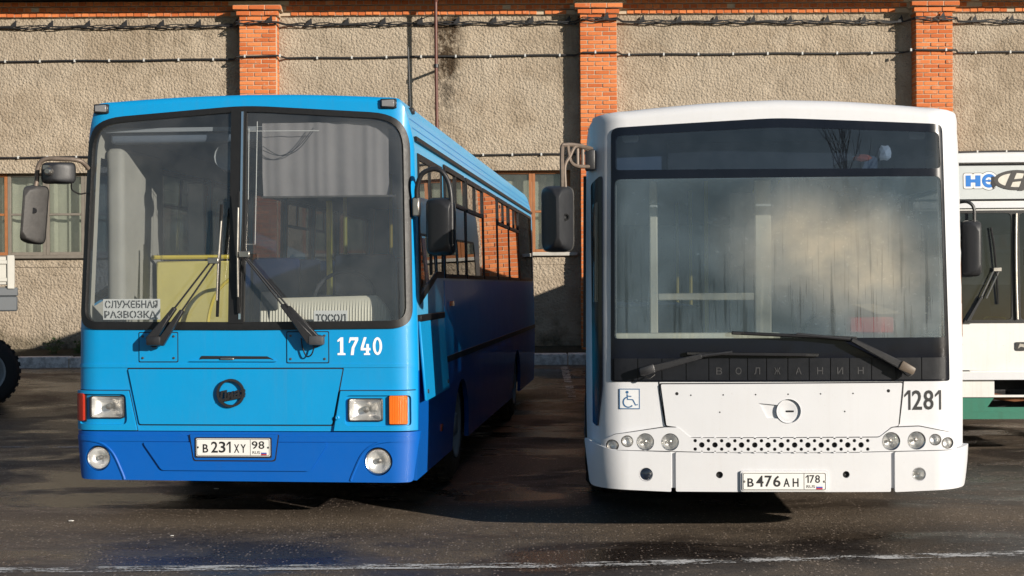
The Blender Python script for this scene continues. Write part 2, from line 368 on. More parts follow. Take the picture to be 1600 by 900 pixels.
def text2d(s, size, sx=1.0, bold=0.0, align='CENTER', space=1.0):
    cu = bpy.data.curves.new('txt', 'FONT'); cu.body = s; cu.size = size; cu.align_x = align; cu.align_y = 'CENTER'; cu.offset = bold; cu.resolution_u = 3; cu.space_character = space
    bm = mesh2d_of(bpy.data.objects.new('txt', cu))
    for v in bm.verts: v.co.x *= sx
    return bm
def xf2d(bm, dx=0, dy=0, sx=1, sy=1, rot=0, shear=0):
    c, s_ = math.cos(rot), math.sin(rot)
    for v in bm.verts:
        x, y = v.co.x*sx, v.co.y*sy; x += shear*y
        v.co.x, v.co.y = x*c - y*s_ + dx, x*s_ + y*c + dy
    return bm
def fit2d(bm, x0, x1, y0, y1):
    xs = [v.co.x for v in bm.verts]; ys = [v.co.y for v in bm.verts]
    a, b, c, d = min(xs), max(xs), min(ys), max(ys)
    for v in bm.verts: v.co.x = x0 + (v.co.x-a)/(b-a)*(x1-x0); v.co.y = y0 + (v.co.y-c)/(d-c)*(y1-y0)
    return bm
def nrm(mp, u, v, e=2e-3):
    a = Vector(mp(u+e, v)) - Vector(mp(u-e, v)); b = Vector(mp(u, v+e)) - Vector(mp(u, v-e)); return a.cross(b).normalized()
def surf(name, bm, mp, mat, parent=None, off=0.0, thick=0.0, lip=0.0):
    """lay a filled 2D shape on the curved sheet mp(u,v), raised by off, its edges turned back by thick"""
    vs = []; ns = []; idx = {}
    for v in bm.verts:
        n = nrm(mp, v.co.x, v.co.y); vs.append(Vector(mp(v.co.x, v.co.y)) + n*off); ns.append(n); idx[v] = len(vs)-1
    fs = []; ln = []
    for f in bm.faces:
        q = [idx[v] for v in f.verts]; fs.append(q); ln += [ns[i] for i in q]
    if thick:
        for e in bm.edges:
            if len(e.link_faces) != 1: continue
            lo = next(l for l in e.link_loops); a, b = idx[lo.vert], idx[lo.link_loop_next.vert]
            k = len(vs); vs += [vs[a], vs[b], vs[b] - ns[b]*thick, vs[a] - ns[a]*thick]
            fn = (vs[k+2]-vs[k]).cross(vs[k+1]-vs[k]); fn = fn.normalized() if fn.length > 1e-9 else ns[a]
            fs.append([k, k+3, k+2, k+1]); ln += [fn]*4
    me = bpy.data.meshes.new(name); me.from_pydata([tuple(v) for v in vs], [], fs)
    for p in me.polygons: p.use_smooth = True
    me.normals_split_custom_set([tuple(n) for n in ln])
    bm.free(); return link(name, me, mat, parent)
def roundpoly(pts, n=7):
    """polygon of (x, y, corner radius)"""
    out = []; m = len(pts)
    for i in range(m):
        p = Vector(pts[i][:2]); a = Vector(pts[i-1][:2]) - p; b = Vector(pts[(i+1) % m][:2]) - p; r = pts[i][2] if len(pts[i]) > 2 else 0
        if r <= 0: out.append(tuple(p)); continue
        la, lb = a.length, b.length; a.normalize(); b.normalize()
        t = min(r/math.tan(max(.02, a.angle(b)/2)), la*.49, lb*.49)
        p0 = p + a*t; p1 = p + b*t
        for k in range(n+1):
            s = k/n; q = p0*(1-s)**2 + p*2*s*(1-s) + p1*s*s
            # blend the parabola towards a circle
            out.append(tuple(q + (p - q)*(.12*math.sin(PI*s))))
    return out
def rect(x0, x1, y0, y1, r=0): return roundpoly([(x0, y0, r), (x1, y0, r), (x1, y1, r), (x0, y1, r)]) if r else [(x0,y0),(x1,y0),(x1,y1),(x0,y1)]
def circ(x, y, r, n=20): return [(x + r*math.cos(2*PI*k/n), y + r*math.sin(2*PI*k/n)) for k in range(n)]
def fr(a, b, st): n = max(1, int(round((b-a)/st))); return [a + (b-a)*k/n for k in range(n+1)]
def strip(pts, wd):
    """2D ribbon polygon along a polyline"""
    P = [Vector(p) for p in pts]; L = []; Rr = []
    for i, p in enumerate(P):
        d = (P[min(i+1, len(P)-1)] - P[max(0, i-1)]).normalized(); n = Vector((-d.y, d.x))*wd/2; L.append(tuple(p+n)); Rr.append(tuple(p-n))
    return Rr + L[::-1]
def frame_at(mp, u, v, off=0.0):
    """matrix whose Z is the surface normal, X along +u"""
    n = nrm(mp, u, v); x = (Vector(mp(u+.01, v)) - Vector(mp(u-.01, v))).normalized(); y = n.cross(x)
    m = Matrix((x, y, n)).transposed().to_4x4(); m.translation = Vector(mp(u, v)) + n*off; return m
def arc_pts(pts, n=6):
    """Catmull-Rom through points"""
    P = [Vector(p) for p in pts]; out = []
    for i in range(len(P)-1):
        a, b, c, d = P[max(0, i-1)], P[i], P[i+1], P[min(len(P)-1, i+2)]
        for k in range(n):
            s = k/n; out.append(.5*((2*b) + (c-a)*s + (2*a-5*b+4*c-d)*s*s + (3*b-a-3*c+d)*s**3))
    out.append(P[-1]); return out

# ================================================================== SETTING
YW = 25.7                                   # face of the stucco wall
KY = 24.8                                   # face of the kerb
def gz(y):                                  # the yard lies flat and rises gently towards the kerb
    s = min(1, max(0, (y-19.3)/(KY-19.3))); return .36*s*s*(3-2*s)
ys = [-150, -80, -40, -20, -10, 0, 5, 8, 10, 12, 14, 16, 18] + [19 + .5*k for k in range(13)] + [26, 30, 60, 150]
xs = [-150, -80, -40, -20, -10, -5, 0, 5, 10, 20, 40, 80, 150]
mb = MB(); nx = len(xs)
mb.add([(x, y, gz(y)) for y in ys for x in xs], [(j*nx+i, j*nx+i+1, (j+1)*nx+i+1, (j+1)*nx+i) for j in range(len(ys)-1) for i in range(nx-1)])
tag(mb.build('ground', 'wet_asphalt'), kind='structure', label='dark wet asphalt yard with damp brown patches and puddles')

def ground_strip(name, pts, wd, n=40, seed=0):
    """thin worn paint strip following the ground"""
    mb = MB(); P = [Vector(p) for p in pts]; q = []
    for k in range(n+1):
        s = k/n*(len(P)-1); i = min(int(s), len(P)-2); p = P[i].lerp(P[i+1], s-i); d = (P[i+1]-P[i]).normalized(); nn = Vector((-d.y, d.x))
        for sg in (-1, 1):
            ww = wd*(.5 + .12*pnoise(Vector((k*.7, sg*3.1, seed)))); a = p + nn*ww*sg; q.append((a.x, a.y, gz(a.y)+.005))
    mb.add(q, [(2*k, 2*k+2, 2*k+3, 2*k+1) for k in range(n)])
    o = mb.build(name, 'worn_road_paint'); return tag(o, kind='structure')
ground_strip('road_marking', [(-6.5, 8.74), (-1.6, 8.84), (.5, 8.87), (1.6, 9.0), (6.5, 9.5)], .16, 120, 1)
ground_strip('road_marking', [(.87, 24.3), (.87, 20.9)], .12, 20, 2)
ground_strip('road_marking', [(-9.0, 15.7), (-3.6, 15.6)], .12, 40, 3)

kb = MB().box(-40, 40, KY+.02, KY+.30, .2, .50).build('kerb', 'mortar'); tag(kb, kind='structure')
rk = random.Random(3); x = -12.0
kmesh = [MB().box(-.47, .47, 0, .34, 0, .36).mesh('kerb_stone', .014, 1) for _ in range(1)]
while x < 14:
    o = link('kerb_stone', kmesh[0], 'kerb_white', kb); o.location = (x, KY + rk.uniform(-.012, .012), .18 + rk.uniform(-.006, .008)); o.rotation_euler = (rk.uniform(-.01, .01), 0, rk.uniform(-.008, .008)); x += .96
mb = MB(); gyv = [KY+.3, KY+.45, KY+.62, YW+.02]; gxv = fr(-40, 40, .5)
mb.add([(gx_, y, .50 + .05*j + .03*pnoise(Vector((gx_*2, y*3, 0)))) for j, y in enumerate(gyv) for gx_ in gxv], [(j*len(gxv)+i, j*len(gxv)+i+1, (j+1)*len(gxv)+i+1, (j+1)*len(gxv)+i) for j in range(3) for i in range(len(gxv)-1)])
tag(mb.build('verge', 'earth'), kind='structure')
rg = random.Random(11); mb = MB()
for k in range(2600):
    gx_ = rg.uniform(-12, 4); gy_ = rg.uniform(KY+.36, YW-.04); h = rg.uniform(.03, .12)*(1.6 if pnoise(Vector((gx_*.8, 0, 4))) > .1 else .7); a = rg.uniform(0, PI); l = Vector((rg.uniform(-.5, .5), rg.uniform(-.5, .5)))*h
    z = .50; c, s_ = math.cos(a)*.006, math.sin(a)*.006
    mb.add([(gx_-c, gy_-s_, z), (gx_+c, gy_+s_, z), (gx_+l.x, gy_+l.y, z+h)], [(0, 1, 2)])
o = mb.build('grass', 'leaf_green', smooth=False); tag(o, 'short dark green grass along the foot of the stucco wall', 'grass', kind='stuff')

def weed(x, y, label, h=.42, seed=1):
    r_ = random.Random(seed); t = thing('weed_plant', label, 'plant', (x, y, .5))
    st = MB(); lf = MB()
    for k in range(7):
        a = r_.uniform(0, 2*PI); top = Vector((math.cos(a)*h*.35, math.sin(a)*h*.2, h*r_.uniform(.6, 1))); st.tube([(0, 0, -.04), top*.5 + Vector((0, 0, .04)), top], [.006, .005, .003], 5)
        for j in range(9):
            s = r_.uniform(.25, 1); p = top*s; b = r_.uniform(0, 2*PI); L = r_.uniform(.05, .10); d = Vector((math.cos(b), math.sin(b)*.7, r_.uniform(-.2, .6))).normalized(); n = d.orthogonal().normalized()*L*.22
            lf.add([p, p + d*L*.5 + n, p + d*L, p + d*L*.5 - n], [(0, 1, 2, 3)])
    st.build('stem', 'leaf_green', t); lf.build('foliage', 'leaf_green', t, smooth=False); return t
weed(-8.1, 25.35, 'leafy green weed growing between white kerb and wall', .42, 3)
weed(-7.7, 25.4, 'smaller green weed beside the left side of the blue bus', .34, 8)

# ------------------------------------------------------------------ depot building
bld = thing('depot_building', 'beige rough stucco depot wall with orange brick pilasters and cornice', 'building', (0, YW, 0))
PIL = [-10.5, -4.475, 1.56, 7.51, 13.5]
WZ0, WZ1 = 2.33, 3.80
BAYS = [(-10.72-3.08, -10.95), (-9.76, -4.98), (-3.77, 1.06), (2.2, 7.0), (8.2, 13.0)]
BAYS = [(b-4.83, b) for b in (-10.94, -4.94, 1.06, 7.03, 13.0)]
wallmap = lambda u, v: (u, 0.0, v)
holes = [rect(a, b, WZ0, WZ1) for a, b in BAYS]
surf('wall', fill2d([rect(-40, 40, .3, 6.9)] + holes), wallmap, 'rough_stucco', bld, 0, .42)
rb = MB()
for a, b in BAYS: rb.box(a-.1, b+.1, 1.1, 1.14, WZ0-.3, WZ1+.2)
rb.box(-40, 40, 1.16, 1.3, .3, 6.8); rb.build('room_back', 'room_dark', bld)
def sash_mesh(wd, hh):
    f = MB(); t_ = .055
    f.box(0, t_, 0, .07, 0, hh).box(wd-t_, wd, 0, .07, 0, hh).box(t_, wd-t_, .002, .068, 0, t_).box(t_, wd-t_, .002, .068, hh-t_, hh).box(t_, wd-t_, .01, .06, hh*.5-.02, hh*.5+.02)
    return f.mesh('window_sash', .004, 1)
SW = .69; sm = sash_mesh(SW-.004, WZ1-WZ0-.004)
pm = MB().box(.05, SW-.054, .03, .036, 0, .67).mesh('pane')
rw = random.Random(5)
for bi, (a, b) in enumerate(BAYS):
    for k in range(7):
        o = link('window_sash', sm, None, bld)
        if not sm.materials: sm.materials.append(MATS['wood_orange'])
        o.location = (a + k*SW + .002, .13, WZ0+.002)
        if bi == 1:
            o.material_slots[0].link = 'OBJECT'; o.material_slots[0].material = MATS['wood_orange' if k == 0 else 'wood_grey']
        for zz in (.055, .755):
            p = link('pane', pm, 'room_glass', o); p.location = (0, 0, zz); p.rotation_euler = (rw.uniform(-.012, .012), 0, rw.uniform(-.012, .012))
    c = MB(); n = 90
    prof = [(a + (b-a)*i/n, .42 + .03*math.sin(i*.9) + .015*math.sin(i*2.3)) for i in range(n+1)]
    c.add([(x_, y_, z_) for z_ in (WZ0-.05, WZ1+.05) for x_, y_ in prof], [(i, i+1, n+2+i, n+1+i) for i in range(n)])
    c.build('curtain', 'curtain_room', bld)
    MB().box(a-.12, b+.12, -.10, .14, WZ0-.065, WZ0-.003).build('window_sill', 'sill_grey' if bi != 1 else 'wood_grey', bld, .008, 1)
    MB().box(a-.06, b+.06, -.015, .10, WZ0-.22, WZ0-.068).build('window_apron', 'rough_stucco', bld, .006, 1)
# pilasters with every brick
BL, BH, CJ, VJ = .246, .064, .0765, .016
def brick_mesh(L, dpt=.11):
    return MB().box(0, L, -.002, dpt, 0, BH).mesh('brick', .004, 1)
bmF = brick_mesh(BL); bmH = brick_mesh(.12); bmHd = brick_mesh(.118, .10)
rbk = random.Random(21)
PW, PD = .652, .30
for pi_, xc in enumerate(PIL):
    pil = MB().box(xc-PW/2+.004, xc+PW/2-.004, -PD+.010, .01, .35, 6.56).build('pilaster', 'mortar', bld)
    low = MB(); z = .42; c = 0
    while z < 6.50:
        x = xc - PW/2; row = [(0, BL), (1, BL), (2, .12)] if c % 2 == 0 else [(2, .12), (0, BL), (1, BL)]
        for k, L in row:
            jx = rbk.uniform(-.002, .002); jy = rbk.uniform(-.006, .004)
            if z > 4.62 and 0 < pi_ < 4:
                o = link('brick', bmF if L > .2 else bmH, 'brick', pil); o.location = (x+jx, -PD+jy, z); o.rotation_euler = (0, rbk.uniform(-.004, .004), rbk.uniform(-.012, .012))
            else: low.box(x+jx, x+L+jx, -PD+jy-.002, -PD+.1, z, z+BH)
            x += L + VJ
        # side returns
        for sx in (-1, 1):
            e = xc + sx*PW/2
            low.box(min(e, e-sx*.1)+(.003*sx if sx > 0 else -.003*1), max(e, e-sx*.1)+(.003*sx), -PD+.10+.016, -.01, z, z+BH)
        z += CJ; c += 1
    s = low.build('brickwork', 'brick', pil, smooth=False); s['kind'] = 'stuff'
    # stepped cap: two corbelled courses
    for j, (ex, z0) in enumerate(((.045, 6.535), (.10, 6.63))):
        n = 3; cw = (PW+2*ex)
        MB().box(xc-cw/2+.01, xc+cw/2-.01, -PD-ex+.012, 0, z0+.002, z0+.084).build('pilaster_cap', 'mortar', bld)
        cap = bld.children[-1]
        xx = xc - cw/2; L = cw/n - .012
        mcap = MB().box(0, L, -.002, .12, 0, .072).mesh('brick', .005, 1)
        for k in range(n):
            o = link('brick', mcap, 'brick', cap); o.location = (xx + k*(L+.0155), -PD-ex + rbk.uniform(-.006, .006), z0+.006)
# cornice of header bricks, corbelled outwards; the lowest course brick by brick over the near bays
core = MB().box(-40, 40, -.02, .3, 6.57, 6.90).build('cornice', 'mortar', bld)
stuff = MB(); n_ind = 0
for j, (z0, pr) in enumerate(((6.585, .065), (6.668, .125), (6.752, .185))):
    x = -13.0 + .06*j
    while x < 13.5:
        near = min(abs(x + .06 - q) for q in PIL) < PW/2 + .16
        if not near and rbk.random() > (.035 if j == 0 else .02):
            dy = rbk.uniform(-.010, .008)
            if j == 0 and -4.0 < x < 6.9 and n_ind < 72:
                o = link('brick', bmHd, 'brick', core); o.location = (x, -pr+dy, z0 + rbk.uniform(-.003, .003)); o.rotation_euler = (0, rbk.uniform(-.012, .012), 0); n_ind += 1
            else: stuff.box(x, x+.118, -pr+dy, 0, z0 + rbk.uniform(-.003, .003), z0+.066)
        x += .1335
    MB().box(-40, 40, -pr+.014, .1, z0-.004, z0+.075).build('cornice_course', 'mortar', bld)
s = stuff.build('cornice_brickwork', 'brick', core, smooth=False); s['kind'] = 'stuff'
MB().box(-40, 40, -.62, .3, 6.855, 6.90).build('soffit', 'eave_dark', bld)
MB().box(-40, 40, -.66, -.62, 6.862, 6.935).build('eave_flashing', 'eave_white', bld, .006, 1)
MB().add([(-40, -.66, 6.94), (40, -.66, 6.94), (40, 8, 8.6), (-40, 8, 8.6)], [(0, 1, 2, 3)]).build('roof', 'eave_dark', bld)
MB().box(-40, -39.8, .42, 10, .3, 6.9).box(39.8, 40, .42, 10, .3, 6.9).build('end_wall', 'rough_stucco', bld)

# drain pipe with its stand-off bracket
dp = thing('drain_pipe', 'thin rusty brown drain pipe standing off the stucco wall', 'pipe', (-1.31, YW-.50, 0))
MB().tube([(0, 0, 6.93), (0, 0, 5.6), (.01, .01, 3.9), (.012, 0, .5)], .030, 10).build('pipe', 'pipe_brown', dp)
for z in (5.60, 3.2):
    b = MB().box(-.02, .02, 0, .52, -.018, .018); o = b.build('bracket', 'black_plastic', dp, .003, 1); o.location = (0, 0, z)
    o = MB().lathe([(.048, -.03), (.048, .03), (.034, .03), (.034, -.03), (.048, -.03)], n=14).build('collar', 'black_plastic', dp); o.location = (0, 0, z)
MB().lathe([(.03, 0), (.05, .05), (.085, .16), (.085, .2)], Matrix.Translation((0, 0, 6.72)), 12).build('hopper', 'pipe_brown', dp)
MB().box(-.006, .006, .02, .5, 6.62, 6.635).build('strap', 'black_plastic', dp)

# cables along the wall
def cable(name, zf, r, label, clip, yoff=.045, strands=1, x0=-14, x1=14, tri=False):
    t = thing(name, label, 'cable', (0, YW, 0), 0)
    for s_ in range(strands):
        pts = []; x = x0
        while x <= x1:
            near = min(abs(x-q) for q in PIL) < PW/2 + .05
            y = -(PD + yoff) if near else -yoff
            sag = (.02*math.sin(x*4.6 + s_*2.1) + .014*math.sin(x*9.7 + s_*1.3)) if strands > 1 else .006*math.sin(x*3)
            pts.append((x, y - .012*s_, zf(x) + sag)); x += .12
        MB().tube(pts, r*(1 if s_ == 0 else .75), 6).build('wire', 'cable_black', t)
    x = x0 + .3
    while x < x1:
        near = min(abs(x-q) for q in PIL) < PW/2 + .12
        y = -(PD + yoff) if near else -yoff
        if tri: MB().add([(x-.02, y-.03, zf(x)-.01), (x+.10, y-.03, zf(x)+.005), (x+.085, y+.02, zf(x)+.12), (x+.07, y-.005, zf(x)+.12)], [(0, 1, 2), (0, 1, 3), (1, 2, 3), (0, 2, 3)]).build('hook', 'cable_black', t)
        else: MB().box(x-.014, x+.014, y-r-.004, y+.02, zf(x)-r-.008, zf(x)+r+.008).build('clip', 'clip_pale', t)
        x += clip
    return t
cable('power_cable', lambda x: 6.40 + .035*math.exp(-((x-1)/5)**2), .013, 'bundle of black and teal wires on hooks under the brick cornice', .66, .07, 3, -11.2, 11.2, True)
cable('power_cable', lambda x: 5.80 + .06*(1 - math.exp(-((x+9)/7)**2)), .017, 'single black cable clipped across wall and pilasters at mid height', .62, .04, 1, -11.2, 11.2)
cable('power_cable', lambda x: 4.08, .016, 'thin dark cable running just above the windows', .52, .04, 1, -11.2, 11.2)

# ================================================================== BUS TOOLKIT
class Shell:
    """bus body: cross-section prof [(half width, z)] from sill to roof crown, rounded front, length L"""
    def __init__(s, prof, L, s0, dc, hr, dr, cen, rake, z_rake):
        P = [Vector(p) for p in prof]
        half = [tuple(p) for p in arc_pts(P, 5)]
        s.half = half; s.L = L; s.s0, s.dc, s.hr, s.dr, s.cen, s.rake, s.zr = s0, dc, hr, dr, cen, rake, z_rake
        full = half + [(-x, z) for x, z in half[::-1][1:]]
        s.full = [Vector(p) for p in full]; s.acc = [0]
        for i in range(1, len(full)): s.acc.append(s.acc[-1] + (s.full[i]-s.full[i-1]).length)
        s.T = s.acc[-1]; s.ztop = half[-1][1]
    def hw(s, z):
        h = s.half
        if z <= h[0][1]: return h[0][0]
        for (x0, z0), (x1, z1) in zip(h, h[1:]):
            if z0 <= z <= z1 and z1 > z0: return x0 + (x1-x0)*(z-z0)/(z1-z0)
        return h[-1][0]
    def zt(s, x):
        x = abs(x); h = s.half
        for (x0, z0), (x1, z1) in zip(h[::-1], h[::-1][1:]):
            if x0 <= x <= x1 and x1 > x0: return z0 + (z1-z0)*(x-x0)/(x1-x0)
        return h[0][1]
    def F(s, x, z):
        hw = max(.6, s.hwb(z)); q = min(1, abs(x)/hw); u = max(0, (q-s.s0)/(1-s.s0)); v = min(1, max(0, (z-(s.ztc(x)-s.hr))/s.hr))
        return s.cen*q*q + s.dc*(1-math.sqrt(max(0, 1-u*u))) + s.dr*(1-math.sqrt(max(0, 1-v*v))) + s.rake*max(0, z-s.zr)
    def hwb(s, z): return s.hw(min(z, s.zs))
    def ztc(s, x): return s.zt(min(abs(x), s.xs))
    zs = 2.75; xs = 1.0
    def front(s, x, z): return (x, s.F(x, z), z)
    def body(s, u, v):
        v = min(max(v, 0), s.T); i = 0
        while i < len(s.acc)-2 and s.acc[i+1] < v: i += 1
        t = (v-s.acc[i])/(s.acc[i+1]-s.acc[i]); p = s.full[i].lerp(s.full[i+1], t)
        y0 = s.F(p.x, p.y); return (p.x, y0 + u*(s.L-y0)/s.L, p.y)
    def vz(s, z):
        for i in range(len(s.half)-1):
            z0, z1 = s.half[i][1], s.half[i+1][1]
            if z0 <= z <= z1 and z1 > z0: return s.acc[i] + (s.acc[i+1]-s.acc[i])*(z-z0)/(z1-z0)
        return 0
    def side_rect(s, y0, y1, z0, z1, left=False, r=.05):
        a, b = s.vz(z0), s.vz(z1)
        return rect(y0, y1, s.T-b, s.T-a, r) if left else rect(y0, y1, a, b, r)
    def outline(s, zlow, inset=0.0):
        pts = [(x, z) for x, z in s.half if z > zlow]; pts = [(s.hw(zlow), zlow)] + pts
        pts = [(x-inset if x > .02 else x, z-inset*.6) for x, z in pts]
        return pts + [(-x, z) for x, z in pts[::-1] if x > 1e-6]
    def grid(s): 
        e = [1.25*(s.s0 + (1-s.s0)*math.sin(k*PI/2/9)) for k in range(9)]; return [-x for x in e] + fr(-1.0, 1.0, .1) + e

def bevel_lamp(parent, mp, x, z, r, name='headlight', proud=.012, depth=.05, bez='black_plastic', bulb=True, glassm='lamp_glass'):
    m = frame_at(mp, x, z, proud)
    o = MB().lathe([(r*1.16, -.05), (r*1.16, .002), (r*1.08, .008), (r, .004), (r, -.03)], m, 28).build(name, bez, parent)
    MB().lathe([(r, .0), (r*.92, -depth*.55), (r*.6, -depth*.9), (.001, -depth)], m, 28).build('reflector', 'lamp_reflector', o)
    MB().lathe([(r, .002), (r*.75, .008), (r*.4, .012), (.001, .013)], m, 28).build('lens', glassm, o)
    if bulb: MB().lathe([(.001, -depth*.25), (r*.22, -depth*.35), (r*.24, -depth*.6), (.001, -depth*.95)], m, 12).build('bulb', 'worn_metal', o)
    return o
def rect_lamp(parent, mp, x0, x1, z0, z1, name='headlight'):
    xc, zc, a, b = (x0+x1)/2, (z0+z1)/2, (x1-x0)/2, (z1-z0)/2; m = frame_at(mp, xc, zc, .012)
    def loop(k, h, r): return [m @ Vector((px, pz, h)) for px, pz in rect(-a*k, a*k, -b*k, b*k, r)]
    def lo(seq):
        mb = MB(); n = len(seq[0]); mb.add([p for q in seq for p in q], [(i*n+j, i*n+(j+1) % n, (i+1)*n+(j+1) % n, (i+1)*n+j) for i in range(len(seq)-1) for j in range(n)]); return mb
    o = lo([loop(1.07, -.05, .025), loop(1.07, .008, .025), loop(1.0, .012, .02), loop(.97, .004, .02), loop(.97, -.02, .02)]).build(name, 'black_plastic', parent)
    rf = lo([loop(.97, -.004, .02), loop(.85, -.045, .03), loop(.5, -.07, .03), loop(.05, -.075, .002)]); rf.build('reflector', 'lamp_reflector', o)
    g = lo([loop(.97, .004, .02), loop(.8, .012, .02), loop(.4, .016, .01), loop(.02, .017, .001)]); g.build('lens', 'lamp_glass', o)
    MB().lathe([(.001, -.02), (.022, -.025), (.026, -.06)], m, 14).build('bulb', 'worn_metal', o)
    return o
def wheel_parts(parent, x, y, r, wdt, out=1, z=None, name='wheel'):
    """tyre with tread blocks and a dished rim; x is the outer face"""
    z = r if z is None else z
    m = Matrix.Translation((x, y, z)) @ Matrix.Rotation(out*PI/2, 4, 'Y')
    o = MB().lathe([(r*.56, -.02), (r*.62, .012), (r*.86, .010), (r*.96, -.03), (r, -.07), (r, -wdt+.07), (r*.93, -wdt), (r*.6, -wdt)], m, 40).build(name, 'tyre', parent)
    tb = MB()
    for k in range(32):
        a = 2*PI*k/32; mm = m @ Matrix.Rotation(a, 4, 'Z') @ Matrix.Translation((r, 0, 0))
        tb.box(-.01, .014, -.03, .028, -.12, -.035, mm); tb.box(-.01, .014, -.01, .045, -wdt+.04, -wdt+.13, mm)
    tb.build('tread', 'tyre', o)['kind'] = 'stuff'
    MB().lathe([(r*.57, -.005), (r*.60, .018), (r*.55, .010), (r*.50, -.06), (r*.47, -.10), (r*.26, -.12), (r*.24, -.02), (r*.18, .02), (.001, .025)], m, 32).build('rim', 'rim_grey', o)
    nb = MB()
    for k in range(8):
        a = 2*PI*k/8; nb.lathe([(.016, -.12), (.016, -.085), (.001, -.08)], m @ Matrix.Translation((math.cos(a)*r*.36, math.sin(a)*r*.36, 0)), 6)
    nb.build('wheel_nuts', 'bolt_grey', o); return o
def glyphs(txt, x0, x1, z0, z1, bold=.0, lean=0.0):
    """text fitted to a box character by character; the figure 1 drawn with its flag"""
    n = len(txt); wds = [.62 if c == '1' else 1.0 for c in txt]; gap = .16; tot = sum(wds) + gap*(n-1); u = (x1-x0)/tot; x = x0; out = []
    for c, w_ in zip(txt, wds):
        a, b = x, x + w_*u; st_ = u*.17 + bold*2
        if c == '1': bm = fill2d([[(b-st_, z0), (b, z0), (b, z1), (b-st_*1.15, z1), (a, z1-(z1-z0)*.24), (a, z1-(z1-z0)*.24-st_*1.1), (b-st_, z1-(z1-z0)*.17)]])
        else: bm = fit2d(text2d(c, .1, 1, bold), a, b, z0, z1)
        out.append(bm); x = b + gap*u
    return out
def number_plate(parent, mp, x0, x1, z0, z1, main, region, off=.02):
    xc, zc = (x0+x1)/2, (z0+z1)/2; m = frame_at(mp, xc, zc, off); W_, H_ = (x1-x0), (z1-z0)
    fl = lambda u, v: tuple(m @ Vector((u, v, 0)))
    pl = surf('number_plate', fill2d([rect(-W_/2, W_/2, -H_/2, H_/2, .012)]), fl, 'plate_white', parent, 0, .02)
    pl['label'] = 'white number plate with black characters'
    ring = lambda a: rect(-W_/2+a, W_/2-a, -H_/2+a, H_/2-a, .010)
    surf('plate_border', fill2d([ring(.004), ring(.0072)]), fl, 'ink_black', pl, .0012)
    dv = W_*.5 - W_*.265
    surf('divider', fill2d([rect(dv-.0015, dv+.0015, -H_/2+.007, H_/2-.007)]), fl, 'ink_black', pl, .0012)
    def tx(s_, x0_, x1_, y0_, y1_, b=.0): 
        for g_ in (glyphs(s_, x0_, x1_, y0_, y1_, b) if s_.isdigit() else [fit2d(text2d(s_, .1, 1, b), x0_, x1_, y0_, y1_)]): surf('lettering', g_, fl, 'ink_black', pl, .0016)
    X = lambda f: -W_/2 + W_*f
    lo, hi, hs = -H_*.30, H_*.33, H_*.18
    for s_, a, b, t_ in main: tx(s_, X(a), X(b), lo, hi if t_ else hs, .0016)
    tx(region, X(.755), X(.925), -H_*.08, H_*.36, .0010); tx('RUS', X(.765), X(.865), -H_*.36, -H_*.20)
    for k, c in enumerate(('plate_white', 'flag_blue', 'flag_red')):
        h = H_*.075; surf('flag', fill2d([rect(X(.88), X(.955), -H_*.21-h*(k+1), -H_*.21-h*k)]), fl, c, pl, .0016)
    for u in (-W_*.475, W_*.477): MB().lathe([(.0075, -.004), (.0075, .003), (.001, .004)], m @ Matrix.Translation((u, 0, 0)), 10).build('screw', 'worn_metal', pl)
    return pl
def seat(parent, x, y, z, mat, w_=.45):
    o = MB().box(x-w_/2, x+w_/2, y-.22, y+.20, z+.36, z+.46).build('seat', mat, parent, .035, 2)
    MB().box(x-w_/2, x+w_/2, y+.16, y+.25, z+.40, z+1.05, Matrix.Translation((0, 0, 0))).build('seat_back', mat, o, .035, 2)
    MB().box(x-.05, x+.05, y-.05, y+.05, z, z+.37).build('seat_pedestal', 'grey_plastic', o)
    return o

# ================================================================== BLUE BUS
bb = thing('blue_city_bus', 'blue city bus numbered 1740 with split windscreen and dark blue bumper', 'bus', (-1.958, 10.415, 0), -R(5.2), 'buses parked facing the camera')
S = Shell([(1.250, .32), (1.265, .70), (1.267, 1.2), (1.255, 1.79), (1.237, 2.60), (1.224, 2.82), (1.185, 2.99), (1.145, 3.080), (1.06, 3.115), (.5, 3.145), (0, 3.154)], 11.4, .86, .12, .05, .05, .015, .075, 1.45)
mp = S.front; GX = S.grid(); GZ = fr(.3, 3.1, .12)
hood_z = .69
wso = roundpoly([(-1.232, 1.432, .15), (0, 1.424, 0), (1.232, 1.432, .15), (1.198, 2.985, .30), (0, 3.068, 3), (-1.198, 2.985, .30)], 10)
wsm = roundpoly([(-1.215, 1.455, .13), (0, 1.447, 0), (1.215, 1.455, .13), (1.18, 2.965, .28), (0, 3.048, 3), (-1.18, 2.965, .28)], 10)
wsi = roundpoly([(-1.192, 1.487, .11), (0, 1.481, 0), (1.192, 1.487, .11), (1.157, 2.945, .25), (0, 3.026, 3), (-1.157, 2.945, .25)], 10)
lamp_op = [rect(-1.148, -.887, .780, .946, .02), rect(.772, 1.028, .763, .929, .02)]
surf('front_panel', fill2d([S.outline(hood_z, .001), wsm] + lamp_op, GX, GZ), mp, 'sky_blue_paint', bb, 0, .04)
gk = surf('windscreen_gasket', fill2d([wso, wsi], GX, GZ), mp, 'black_rubber', bb, .014, .05)
gl_ = surf('windscreen', fill2d([wsi], GX, GZ), mp, 'windscreen_glass', bb, -.004)
surf('windscreen_divider', fill2d([rect(-.104, .008, 1.47, 3.03)], [], GZ), mp, 'black_rubber', bb, .020, .05)
dv = bb.children[-1]
surf('divider_trim', fill2d([rect(-.026, -.010, 1.50, 3.02)], [], GZ), mp, 'chrome', dv, .026, .01)
